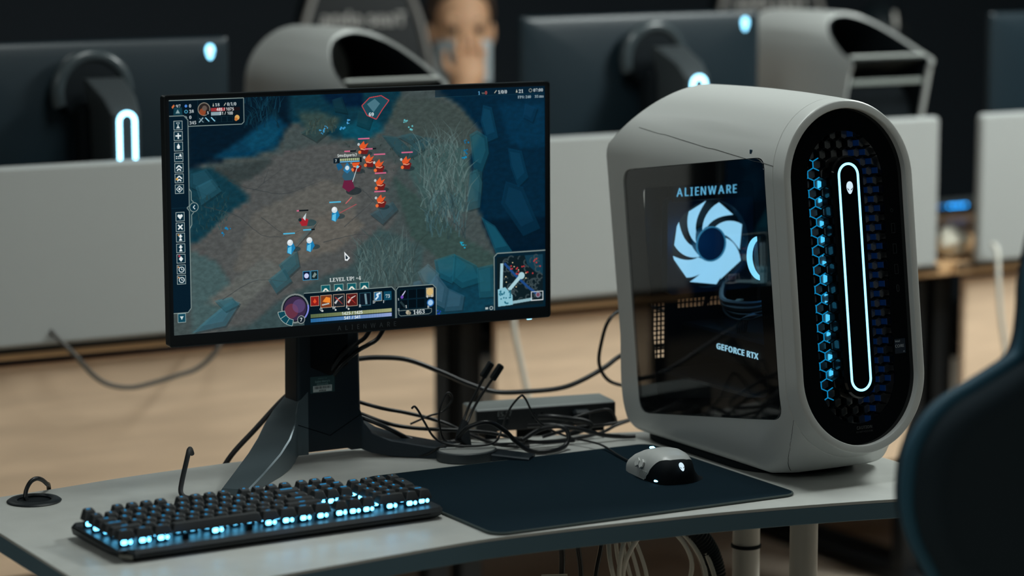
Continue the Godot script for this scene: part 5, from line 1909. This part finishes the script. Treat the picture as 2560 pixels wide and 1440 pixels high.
# ------------------------------------------------------------------ the row of desks opposite
func far_row() -> void:
	var zp := -1.18
	var edges := [-0.45, 0.84, 2.078, 3.36]
	var where := ["at the left of the picture", "behind the near monitor and tower", "at the right edge of the picture"]
	var up := Transform3D(Basis(Vector3.RIGHT, Vector3(0, 0, 1), Vector3(0, -1, 0)), Vector3.ZERO)
	for i in 3:
		var a: float = edges[i] + 0.004
		var b: float = edges[i + 1] - 0.004
		var c := (a + b) / 2
		var d := thing("far_desk", "opposite desk with a light wood front panel, " + where[i], "desk", Vector3(c, 0, 0), 0.0)
		part("desktop", MB.new().box(Vector3(0, FAR_DESK - 0.0125, -1.64), Vector3(b - a, 0.025, 0.88), 0.002), mat(hexc("c79f74"), 0.45), d)
		var wl := [-0.36, 0.912, 2.1365][i] as float
		var wr := [0.768, 1.985, 3.28][i] as float
		part("front_panel", MB.new().box(Vector3((wl + wr) / 2 - c, 0.515, -1.235), Vector3(wr - wl, 0.40, 0.018), 0.001), M.wood, d).set_meta("label", "light wood front panel")
		part("rail", MB.new().box(Vector3((wl + wr) / 2 - c, 0.7505, -1.205), Vector3(wr - wl + 0.1, 0.011, 0.02), 0.001), M.frame, d)
		for x in [a + 0.035, b - 0.035]:
			for z in [-1.30, -1.88]:
				part("leg", MB.new().box(Vector3(x - c, 0.357, z), Vector3(0.05, 0.714, 0.05), 0.004), M.frame, d)
			part("foot", MB.new().box(Vector3(x - c, 0.015, -1.59), Vector3(0.06, 0.03, 0.74), 0.004), M.frame, d)
		# privacy screen
		var pl := [-0.43, 0.862, 2.135][i] as float
		var pr := [0.720, 2.017, 3.30][i] as float
		var s := thing("privacy_screen", "pale grey fabric privacy screen on the opposite desks, " + where[i], "partition", Vector3((pl + pr) / 2, 0.757, zp - 0.012))
		part("fabric", MB.new().prism(round_rect(pr - pl, 0.336, 0.012, 4, V(0, 0.168)), -0.012, 0.012, 0.006), M.panel, s, 50)
		for x in [-0.4, 0.4]:
			part("clamp", MB.new().box(Vector3(x, 0.01, -0.02), Vector3(0.05, 0.05, 0.018), 0.002), M.frame, s)
	# towers of the far row, their backs towards us
	for k in [[0.6617, -1.67, "white computer tower of the opposite row, left one, its open back above the near monitor"], [1.958, -1.77, "white computer tower of the opposite row, right one with a visible pale vent grid"]]:
		var t := thing("computer_tower", k[2], "computer", Vector3(k[0], FAR_DESK, k[1]), PI)
		tower_hull(t, false, M.shell_far)
		part("rear_panel", MB.new().prism(stadium(0.208, 0.40, 16), -0.004, 0.0, 0.0, Transform3D(Basis(Vector3.RIGHT, LEAN), Vector3(0, 0.225, -0.44))), M.matte, t)
		var g := MB.new()
		for i in 17:
			g.box(Vector3(-0.1 + i * 0.0125, 0.0, 0.0), Vector3(0.0062, 0.004, 0.17))
		for i in 9:
			g.box(Vector3(0, 0.0, -0.08 + i * 0.02), Vector3(0.205, 0.004, 0.009))
		var vent := part("vent_grid", g, mat(hexc("b9beba"), 0.5), t)
		vent.transform = Transform3D(Basis(Vector3.RIGHT, 0.33), Vector3(0, 0.440, -0.395))
		part("vent_back", MB.new().box(Vector3(0, -0.006, 0), Vector3(0.205, 0.002, 0.17)), mat(hexc("3a4040"), 0.7), t).transform = vent.transform
		part("vent_lip", MB.new().box(Vector3(0, 0.408, -0.468), Vector3(0.20, 0.012, 0.006), 0.001), mat(hexc("7d837f"), 0.5), t)
	# monitors of the far row, seen from behind
	far_monitor("black monitor of the opposite row seen from behind, leftmost, above the left privacy screen", 0.112, -0.017)
	far_monitor("black monitor of the opposite row seen from behind, between the two far white towers", 1.398, 0.005)
	far_monitor("dark monitor of the opposite row, cut by the right edge of the picture", 2.672, -0.017)
	# between the screens on the right: a keyboard and crumpled paper
	var kb := thing("far_keyboard", "lit keyboard of the opposite row seen in the gap between screens", "keyboard", Vector3(2.66, FAR_DESK, -1.975), deg_to_rad(1.0))
	part("body", MB.new().box(Vector3(0, 0.011, 0), Vector3(0.46, 0.02, 0.15), 0.004), M.kbase, kb)
	for i in 12:
		part("keycap", MB.new().box(Vector3(-0.215 + i * 0.0385, 0.0345, 0.055), Vector3(0.033, 0.012, 0.02), 0.003), mat(hexc("565c5c"), 0.5), kb)
		if i < 7:
			part("switch_light", MB.new().box(Vector3(-0.07 + i * 0.0165, 0.0245, 0.0655), Vector3(0.008, 0.004, 0.003)), glow(Color(0.16, 0.62, 0.97), 7.0 if i > 2 else 1.4), kb)
	var pm := MB.new()
	var rng := RandomNumberGenerator.new()
	rng.seed = 9
	var rr := []
	for i in 8:
		var ring := PackedVector3Array()
		for k in 14:
			var a := TAU * k / 14
			var r := 0.036 * sin(PI * (i + 0.6) / 8.2) * rng.randf_range(0.7, 1.2)
			ring.append(Vector3(cos(a) * r * 1.2, 0.001 + i * 0.0105 + rng.randf_range(-0.003, 0.003) * (1.0 if i > 0 else 0.0), sin(a) * r))
		ring.reverse()
		rr.append(ring)
	pm.loft(rr)
	fix_winding(pm)
	var pp := single("crumpled_paper", pm, M.paper, "crumpled cream paper on the opposite desk between two screens", "paper", "", 20)
	pp.position = Vector3(2.125, FAR_DESK, -1.27)
	# cables below the screens
	single("hanging_cable", MB.new().tube(smooth([P(-0.062, 0.79, -1.196), P(-0.059, 0.779, -1.175), P(-0.044, 0.761, -1.165), P(-0.018, 0.732, -1.16), P(0.013, 0.696, -1.16), P(0.044, 0.676, -1.16), P(0.088, 0.667, -1.16), P(0.136, 0.673, -1.16), P(0.177, 0.681, -1.16), P(0.218, 0.69, -1.16), P(0.252, 0.713, -1.16), P(0.273, 0.742, -1.165), P(0.285, 0.775, -1.195)], 7), 0.0046, 8), mat(hexc("4e4c48"), 0.5), "grey cable sagging across the wood panel left of the near monitor", "cable", "", 60)
	single("hanging_cable", MB.new().tube(smooth([P(0.906, 0.79, -1.163), P(0.908, 0.763, -1.155), P(0.911, 0.705, -1.15), P(0.924, 0.647, -1.15), P(0.94, 0.579, -1.15), P(0.952, 0.528, -1.15), P(0.96, 0.45, -1.15)], 7), 0.006, 8), M.white_cord, "white cable hanging before the wood panel right of the near monitor", "cable", "", 60)
	single("hanging_cable", MB.new().tube(smooth([P(2.156, 0.80, -1.16), P(2.154, 0.788, -1.14), P(2.147, 0.725, -1.125), P(2.152, 0.643, -1.12), P(2.17, 0.559, -1.12), P(2.178, 0.503, -1.12), P(2.18, 0.42, -1.12)], 7), 0.006, 8), M.white_cord, "white cable hanging before the wood panel at the right edge", "cable", "", 60)
	# gaming chairs of the far row
	var ch := gaming_chair("black gaming chair with white side trim and white lettering, behind the masked person", true)
	ch.position = Vector3(1.495, 0, -2.84)
	ch.rotation.y = deg_to_rad(-12)
	var c2 := copy_of(ch, "gaming_chair", "black gaming chair with white trim above the right far tower", Vector3(3.05, -0.0, -3.13), deg_to_rad(-14))
	c2.set_meta("category", "chair")
	var c3 := gaming_chair("plain black chair turned sideways with a round white emblem, right of the far tower", false)
	c3.position = Vector3(2.95, 0, -2.09)
	c3.scale = Vector3(1, 0.93, 1)
	c3.rotation.y = deg_to_rad(48)

func far_monitor(label: String, x: float, lift: float) -> Node3D:
	var o := thing("far_monitor", label, "monitor", Vector3(x, FAR_DESK, -1.44))
	var out := round_rect(0.61, 0.362, 0.006, 6)
	var c := Vector3(0, 0.382 + lift, 0)
	var rings := []
	for s in [[0.0, -0.012, 0.006], [0.0, 0.001, 0.006], [0.004, 0.005, 0.008], [0.012, 0.008, 0.014], [0.03, 0.0115, 0.03], [0.06, 0.0155, 0.06], [0.10, 0.019, 0.075], [0.14, 0.021, 0.035]]:
		var ring := PackedVector3Array()
		for q in round_rect(0.61 - 2 * s[0], 0.362 - 2 * s[0], s[2], 6):
			ring.append(c + Vector3(q.x, q.y, s[1]))
		rings.append(ring)
	part("back_cover", MB.new().loft(rings), M.back, o, 50)
	part("screen", MB.new().box(c + Vector3(0, 0, -0.0125), Vector3(0.598, 0.337, 0.001)), M.gloss, o)
	alien(o, "emblem", 0.030, Transform3D(Basis(), c + Vector3(0.262, 0.152, 0.0120)), M.far_led)
	# round stand cover and spine
	var F := Transform3D(Basis(Vector3.RIGHT, PI / 2), Vector3(0.0, 0.466 + lift, 0.021))
	part("mount_disc", MB.new().lathe(PackedVector2Array([V(0.062, 0.0), V(0.062, 0.03), V(0.054, 0.034), V(0.0, 0.034)]), 40, F), M.matte, o)
	var arch := PackedVector3Array()
	for i in 33:
		var a := lerpf(-0.35, PI + 0.35, i / 32.0)
		arch.append(Vector3(cos(a) * 0.071, 0.466 + lift + sin(a) * 0.071, 0.045))
	part("mount_arch", MB.new().tube(arch, 0.0145, 12), mat(hexc("3b4448"), 0.26), o, 60)
	part("column", MB.new().box(Vector3(0, 0.228 + lift * 0.5, 0.075), Vector3(0.086, 0.438 + lift, 0.055), 0.012), M.matte, o)
	var sp := []
	for s in [[0.0, 0.105, 0.20, 0.029], [0.32, 0.105, 0.222, 0.029], [0.422, 0.10, 0.222, 0.030], [0.452, 0.092, 0.19, 0.034], [0.482, 0.088, 0.12, 0.038]]:
		var ring := PackedVector3Array()
		var zc: float = (s[1] + s[2]) / 2
		var hz: float = (s[2] - s[1]) / 2
		for q in round_rect(s[3] * 2, hz * 2, 0.01, 3):
			ring.append(Vector3(q.x, s[0] + 0.014 + (lift if s[0] > 0.1 else 0.0), zc - q.y))
		sp.append(ring)
	var sm := MB.new().loft(sp)
	fix_winding(sm)
	part("spine", sm, mat(hexc("3c4245"), 0.3), o, 30)
	part("base", MB.new().box(Vector3(0, 0.008, 0.08), Vector3(0.2, 0.016, 0.2), 0.005), M.stand, o)
	part("light_loop", MB.new().band(stadium(0.038, 0.22, 16), stadium(0.024, 0.206, 16), 0.0, 0.002, Transform3D(Basis(), Vector3(0, 0.332 + lift, 0.2225))), glow(Color(0.60, 0.88, 1.0), 6.0), o)
	return o

func gaming_chair(label: String, branded: bool) -> Node3D:
	var o := thing("gaming_chair", label, "chair", Vector3.ZERO)
	var half := [V(0.16, 0.46), V(0.25, 0.56), V(0.27, 0.75), V(0.262, 0.92), V(0.228, 1.02), V(0.202, 1.10), V(0.178, 1.24), V(0.144, 1.34), V(0.090, 1.385), V(0.0, 1.40)]
	var pl := []
	for q in half:
		pl.append(q)
	for i in range(half.size() - 2, -1, -1):
		pl.append(V(-half[i].x, half[i].y))
	var outl := smooth2(pl, 4)
	var lean := Basis(Vector3.RIGHT, -0.12)
	var X := Transform3D(lean, Vector3(0, 0, -0.16))
	part("backrest", MB.new().prism(outl, -0.05, 0.035, 0.02, X), M.leather, o, 50)
	for s in [-1.0, 1.0]:
		var path := []
		for q in [V(0.232, 0.66), V(0.245, 0.80), V(0.238, 0.93), V(0.21, 1.03), V(0.187, 1.11), V(0.163, 1.23), V(0.130, 1.325)]:
			path.append(X * Vector3(q.x * s, q.y, 0.037))
		part("side_trim", MB.new().tube(smooth(path, 5), 0.0155, 10, false, 0.5), M.trim if branded else M.leather, o, 60)
	if branded:
		part("headrest_lettering", letters("anda seaT", 0.036, font("Droid Sans", 700, true), 0.002), M.trim, o).transform = X * Transform3D(Basis(), Vector3(0, 1.243, 0.036))
	else:
		var e := MB.new()
		e.lathe(PackedVector2Array([V(0.0, 0.004), V(0.03, 0.004), V(0.032, 0.0)]), 24, X * Transform3D(Basis(Vector3.RIGHT, PI / 2), Vector3(0.0, 1.335, 0.036)))
		fix_winding(e)
		part("round_emblem", e, mat(hexc("d0cec8"), 0.5), o)
	part("seat", MB.new().box(Vector3(0, 0.44, 0.08), Vector3(0.50, 0.10, 0.48), 0.04), M.leather, o, 60)
	for s in [-1.0, 1.0]:
		part("armrest", MB.new().box(Vector3(0.30 * s, 0.66, 0.05), Vector3(0.08, 0.03, 0.26), 0.012), M.matte, o)
		part("arm_post", MB.new().box(Vector3(0.29 * s, 0.54, 0.03), Vector3(0.03, 0.22, 0.05), 0.006), M.matte, o)
	part("gas_column", MB.new().lathe(PackedVector2Array([V(0.0, 0.09), V(0.03, 0.09), V(0.025, 0.40), V(0.0, 0.40)]), 16), M.frame, o)
	for i in 5:
		var a := TAU * i / 5 + 0.3
		part("base_arm", MB.new().box(Vector3(cos(a) * 0.17, 0.085, sin(a) * 0.17), Vector3(0.34, 0.035, 0.045), 0.008, Basis(Vector3.UP, -a)), M.frame, o)
		part("castor", MB.new().lathe(PackedVector2Array([V(0.0, -0.02), V(0.028, -0.02), V(0.03, 0.0), V(0.028, 0.02), V(0.0, 0.02)]), 14, Transform3D(Basis(Vector3.RIGHT, PI / 2), Vector3(cos(a) * 0.32, 0.031, sin(a) * 0.32))), M.matte, o)
	return o

# the out-of-focus chair in front of the desk, seen from behind
func near_chair() -> void:
	var o := thing("gaming_chair", "large blurred black chair back with painted teal rim light, in the right foreground", "chair", Vector3(0.438, 0, 1.2))
	var left := [V(-0.18, 0.62), V(-0.28, 0.76), V(-0.327, 0.84), V(-0.349, 0.876), V(-0.3615, 0.915), V(-0.3615, 0.951), V(-0.356, 0.978), V(-0.337, 1.006), V(-0.309, 1.027), V(-0.27, 1.043), V(-0.236, 1.057), V(-0.210, 1.070), V(-0.200, 1.09), V(-0.196, 1.12), V(-0.192, 1.17), V(-0.16, 1.26), V(-0.09, 1.30), V(0.0, 1.31)]
	var pl := []
	for q in left:
		pl.append(q)
	for i in range(left.size() - 2, -1, -1):
		pl.append(V(-left[i].x, left[i].y))
	var outl := smooth2(pl, 4)
	part("backrest", MB.new().prism(outl, -0.055, 0.035, 0.022), mat(hexc("28333a"), 0.85, 0.0, 0.2), o, 50)
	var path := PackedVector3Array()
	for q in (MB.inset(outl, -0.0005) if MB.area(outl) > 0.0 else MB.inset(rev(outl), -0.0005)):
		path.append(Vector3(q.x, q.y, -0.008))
	part("painted_rim_light", MB.new().tube(path, 0.010, 8, true), mat(hexc("1d5268"), 0.7), o, 60)  # tube along the edge; blue rim light put into its teal colour
	part("seat", MB.new().box(Vector3(0, 0.45, -0.24), Vector3(0.50, 0.11, 0.46), 0.04), M.leather, o, 60)
	part("bracket", MB.new().box(Vector3(0, 0.53, -0.02), Vector3(0.12, 0.26, 0.03), 0.006), M.frame, o)
	part("gas_column", MB.new().lathe(PackedVector2Array([V(0.0, 0.09), V(0.03, 0.09), V(0.025, 0.40), V(0.0, 0.40)]), 16, Transform3D(Basis(), Vector3(0, 0, -0.24))), M.frame, o)
	for i in 5:
		var a := TAU * i / 5 + 0.3
		part("base_arm", MB.new().box(Vector3(cos(a) * 0.17, 0.085, sin(a) * 0.17 - 0.24), Vector3(0.34, 0.035, 0.045), 0.008, Basis(Vector3.UP, -a)), M.frame, o)
		part("castor", MB.new().lathe(PackedVector2Array([V(0.0, -0.02), V(0.028, -0.02), V(0.03, 0.0), V(0.028, 0.02), V(0.0, 0.02)]), 14, Transform3D(Basis(Vector3.RIGHT, PI / 2), Vector3(cos(a) * 0.32, 0.031, sin(a) * 0.32 - 0.24))), M.matte, o)

# ------------------------------------------------------------------ the masked person
func capsule(p: Vector3, a: Vector3, b: Vector3, ra: float, rb: float) -> float:
	var ab := b - a
	var t := clampf((p - a).dot(ab) / ab.length_squared(), 0.0, 1.0)
	return p.distance_to(a + ab * t) - lerpf(ra, rb, t)

func blob(p: Vector3, c: Vector3, r: Vector3) -> float:
	var q := (p - c) / r
	return (q.length() - 1.0) * minf(r.x, minf(r.y, r.z))

func smin(a: float, b: float, k: float) -> float:
	var h := clampf(0.5 + 0.5 * (b - a) / k, 0.0, 1.0)
	return lerpf(b, a, h) - k * h * (1.0 - h)

# surface nets: one vertex in each cell the surface crosses
func nets(f: Callable, lo: Vector3, hi: Vector3, cell: float) -> MB:
	var n := Vector3i(((hi - lo) / cell).ceil()) + Vector3i.ONE
	var val := PackedFloat32Array()
	val.resize(n.x * n.y * n.z)
	for z in n.z:
		for y in n.y:
			for x in n.x:
				val[(z * n.y + y) * n.x + x] = f.call(lo + Vector3(x, y, z) * cell)
	var vert := {}
	for z in n.z - 1:
		for y in n.y - 1:
			for x in n.x - 1:
				var s := 0
				var sum := Vector3.ZERO
				var cs := PackedFloat32Array()
				for k in 8:
					var v := val[((z + (k >> 2)) * n.y + y + ((k >> 1) & 1)) * n.x + x + (k & 1)]
					cs.append(v)
					if v < 0.0:
						s += 1
				if s == 0 or s == 8:
					continue
				var cnt := 0
				for e in [[0, 1], [2, 3], [4, 5], [6, 7], [0, 2], [1, 3], [4, 6], [5, 7], [0, 4], [1, 5], [2, 6], [3, 7]]:
					var a: float = cs[e[0]]
					var b: float = cs[e[1]]
					if (a < 0.0) != (b < 0.0):
						var t := a / (a - b)
						var pa := Vector3(e[0] & 1, (e[0] >> 1) & 1, e[0] >> 2)
						var pb := Vector3(e[1] & 1, (e[1] >> 1) & 1, e[1] >> 2)
						sum += pa.lerp(pb, t)
						cnt += 1
				vert[Vector3i(x, y, z)] = lo + (Vector3(x, y, z) + sum / cnt) * cell
	var m := MB.new()
	for z in range(1, n.z - 1):
		for y in range(1, n.y - 1):
			for x in range(1, n.x - 1):
				var a := val[(z * n.y + y) * n.x + x]
				for ax in 3:
					var st := [Vector3i(1, 0, 0), Vector3i(0, 1, 0), Vector3i(0, 0, 1)][ax] as Vector3i
					var b := val[((z + st.z) * n.y + y + st.y) * n.x + x + st.x]
					if (a < 0.0) == (b < 0.0):
						continue
					var u := [Vector3i(0, 1, 0), Vector3i(0, 0, 1), Vector3i(1, 0, 0)][ax] as Vector3i
					var w := [Vector3i(0, 0, 1), Vector3i(1, 0, 0), Vector3i(0, 1, 0)][ax] as Vector3i
					var o := Vector3i(x, y, z)
					var q := [o - u - w, o - w, o, o - u]
					if not (vert.has(q[0]) and vert.has(q[1]) and vert.has(q[2]) and vert.has(q[3])):
						continue
					if a < 0.0:
						m.quad(vert[q[0]], vert[q[1]], vert[q[2]], vert[q[3]])
					else:
						m.quad(vert[q[3]], vert[q[2]], vert[q[1]], vert[q[0]])
	return m

func person() -> void:
	# origin on the floor below the head; +z is where the face looks
	var o := thing("person", "seated person in black holding a pale blue face mask to the nose", "person", Vector3(1.585, 0.0, -2.60), deg_to_rad(-20.0))
	var skin := mat(hexc("e2b08a"), 0.55)
	skin.subsurf_scatter_enabled = true
	skin.subsurf_scatter_strength = 0.15
	var H := Vector3(0.0, 1.235, 0.0)        # between the eyes is about here
	var head := func(p: Vector3) -> float:
		var q := p - H
		var d := blob(q, Vector3(0, 0.035, -0.03), Vector3(0.077, 0.092, 0.098))
		d = smin(d, blob(q, Vector3(0, -0.045, 0.005), Vector3(0.062, 0.075, 0.07)), 0.03)
		d = smin(d, blob(q, Vector3(0, -0.105, 0.035), Vector3(0.028, 0.02, 0.026)), 0.03)
		d = smin(d, capsule(q, Vector3(0, 0.005, 0.066), Vector3(0, -0.035, 0.088), 0.009, 0.013), 0.012)
		d = smin(d, capsule(q, Vector3(-0.045, 0.022, 0.056), Vector3(0.045, 0.022, 0.056), 0.010, 0.010), 0.02)
		for s in [-1.0, 1.0]:
			d = -smin(-d, blob(q, Vector3(0.032 * s, 0.002, 0.080), Vector3(0.019, 0.011, 0.014)), 0.01)
			d = smin(d, blob(q, Vector3(0.032 * s, 0.001, 0.061), Vector3(0.014, 0.010, 0.012)), 0.004)
			d = smin(d, blob(q, Vector3(0.078 * s, -0.012, -0.02), Vector3(0.011, 0.032, 0.02)), 0.008)
		d = smin(d, capsule(q, Vector3(0, -0.09, -0.03), Vector3(0, -0.21, -0.055), 0.052, 0.06), 0.03)
		return d
	# trunk and arms under the clothes
	var S := Vector3(0, 0.985, -0.06)
	var trunk := func(p: Vector3) -> float:
		var d := capsule(p, Vector3(0, 0.96, -0.06), Vector3(0, 0.60, -0.04), 0.13, 0.145)
		d = smin(d, capsule(p, Vector3(-0.14, 0.98, -0.06), Vector3(0.14, 0.98, -0.06), 0.062, 0.062), 0.06)
		for s in [-1.0, 1.0]:
			d = smin(d, capsule(p, Vector3(0.08 * s, 0.56, 0.0), Vector3(0.12 * s, 0.54, 0.40), 0.085, 0.062), 0.05)
			d = smin(d, capsule(p, Vector3(0.12 * s, 0.54, 0.40), Vector3(0.12 * s, 0.10, 0.42), 0.06, 0.045), 0.03)
			d = smin(d, capsule(p, Vector3(0.12 * s, 0.07, 0.41), Vector3(0.12 * s, 0.045, 0.54), 0.045, 0.035), 0.03)
		# raised arm to the face, resting arm on the lap
		d = smin(d, capsule(p, Vector3(-0.17, 0.97, -0.05), Vector3(-0.20, 0.80, 0.16), 0.055, 0.045), 0.04)
		d = smin(d, capsule(p, Vector3(-0.20, 0.80, 0.16), Vector3(-0.035, 1.045, 0.150), 0.045, 0.031), 0.03)
		d = smin(d, capsule(p, Vector3(0.17, 0.97, -0.05), Vector3(0.21, 0.72, 0.05), 0.055, 0.045), 0.04)
		d = smin(d, capsule(p, Vector3(0.21, 0.72, 0.05), Vector3(0.10, 0.66, 0.26), 0.042, 0.034), 0.03)
		return d
	var body := nets(head, H + Vector3(-0.105, -0.24, -0.15), H + Vector3(0.105, 0.145, 0.115), 0.0065)
	part("head", body, skin, o, 80)
	part("clothing", nets(trunk, Vector3(-0.32, 0.0, -0.25), Vector3(0.32, 1.1, 0.62), 0.022), mat(hexc("0e1317"), 0.85, 0.0, 0.2), o, 80)
	# raised hand: back of the hand to us, fingers up along the nose
	var hand := func(p: Vector3) -> float:
		var q := p - H
		var d := capsule(q, Vector3(-0.032, -0.185, 0.150), Vector3(-0.010, -0.125, 0.138), 0.026, 0.03)
		d = smin(d, blob(q, Vector3(-0.002, -0.105, 0.132), Vector3(0.042, 0.042, 0.020)), 0.02)
		for k in 4:
			var bx := -0.030 + 0.0195 * k
			var ln: float = [0.052, 0.066, 0.070, 0.055][3 - k]
			var base := Vector3(bx, -0.08, 0.132)
			var mid := base + Vector3(0.12 * bx, ln * 0.55, 0.004)
			var tip := mid + Vector3(-0.18 * bx, ln * 0.5, -0.022)
			d = smin(d, capsule(q, base, mid, 0.0095, 0.0088), 0.006)
			d = smin(d, capsule(q, mid, tip, 0.0088, 0.0075), 0.004)
		d = smin(d, capsule(q, Vector3(-0.036, -0.115, 0.128), Vector3(-0.060, -0.085, 0.118), 0.012, 0.010), 0.01)
		d = smin(d, capsule(q, Vector3(-0.060, -0.085, 0.118), Vector3(-0.060, -0.055, 0.104), 0.010, 0.008), 0.005)
		return d
	part("hand", nets(hand, H + Vector3(-0.085, -0.225, 0.07), H + Vector3(0.06, 0.075, 0.185), 0.0042), skin, o, 80)
	var lap := func(p: Vector3) -> float:
		var d := blob(p, Vector3(0.085, 0.655, 0.295), Vector3(0.036, 0.018, 0.045))
		for k in 4:
			var b := Vector3(0.058 + 0.018 * k, 0.655, 0.325)
			d = smin(d, capsule(p, b, b + Vector3(0, -0.012, 0.045), 0.0095, 0.008), 0.006)
		d = smin(d, capsule(p, Vector3(0.06, 0.655, 0.28), Vector3(0.038, 0.65, 0.318), 0.011, 0.009), 0.008)
		return d
	part("hand", nets(lap, Vector3(0.015, 0.61, 0.235), Vector3(0.14, 0.69, 0.395), 0.0045), skin, o, 80)
	# hair
	var hair := func(p: Vector3) -> float:
		var q := p - H
		var d := blob(q, Vector3(0, 0.045, -0.036), Vector3(0.088, 0.103, 0.107))
		var cut := q.z - lerpf(-0.015, 0.07, smoothstep(0.03, 0.12, q.y))
		cut -= 0.055 * smoothstep(0.055, 0.085, absf(q.x)) * smoothstep(-0.06, 0.0, q.y)
		d = maxf(d, cut)
		d = maxf(d, -(q.y + 0.075))
		return d + 0.002 * sin(q.x * 190.0) * sin(q.y * 140.0 + q.z * 170.0)
	part("hair", nets(hair, H + Vector3(-0.11, -0.1, -0.16), H + Vector3(0.11, 0.17, 0.10), 0.007), mat(hexc("4c3a2e"), 0.7), o, 80)
	for s in [-1.0, 1.0]:
		var ey := MB.new()
		ey.lathe(PackedVector2Array([V(0.0, -0.011), V(0.0078, -0.0078), V(0.011, 0.0), V(0.0078, 0.0078), V(0.0, 0.011)]), 16, Transform3D(Basis(), H + Vector3(0.032 * s, 0.001, 0.066)))
		part("eye", ey, mat(hexc("16110f"), 0.3), o, 80)
		part("eyebrow", MB.new().tube(smooth([H + Vector3(0.014 * s, 0.021, 0.068), H + Vector3(0.034 * s, 0.027, 0.065), H + Vector3(0.055 * s, 0.020, 0.052)], 4), 0.0042, 8, false, 0.6), mat(hexc("2a1f1a"), 0.8), o, 60)
	# mask: a pleated sheet round the lower face
	var mk := MB.new()
	var rows := []
	for i in 10:
		var y := lerpf(-0.128, -0.018, i / 9.0)
		var ring := PackedVector3Array()
		for side in [0, 1]:
			for j in 15:
				var t := j / 14.0 if side == 0 else 1.0 - j / 14.0
				var a := lerpf(-1.28, 1.28, t)
				var bulge := 0.016 * (1.0 - absf(i - 5.5) / 6.0) + 0.0015 * (i % 3) + (0.02 if absf(a) < 0.5 else 0.02 * maxf(0.0, 1.0 - (absf(a) - 0.5) / 0.6)) * smoothstep(-0.09, -0.03, y)
				var off := 0.0 if side == 0 else -0.0016
				ring.append(H + Vector3(sin(a) * (0.075 + off), y - 0.01 * absf(a), -0.002 + cos(a) * (0.073 + bulge + off)))
		ring.reverse()
		rows.append(ring)
	mk.loft(rows)
	fix_winding(mk)
	part("face_mask", mk, mat(hexc("d3e3ea"), 0.8), o, 60)
	for s in [-1.0, 1.0]:
		part("mask_loop", MB.new().tube(smooth([H + Vector3(0.072 * s, -0.04, 0.02), H + Vector3(0.084 * s, -0.015, -0.01), H + Vector3(0.086 * s, 0.012, -0.03), H + Vector3(0.082 * s, -0.035, -0.035), H + Vector3(0.068 * s, -0.11, 0.015)], 5), 0.0014, 6), M.white_cord, o)
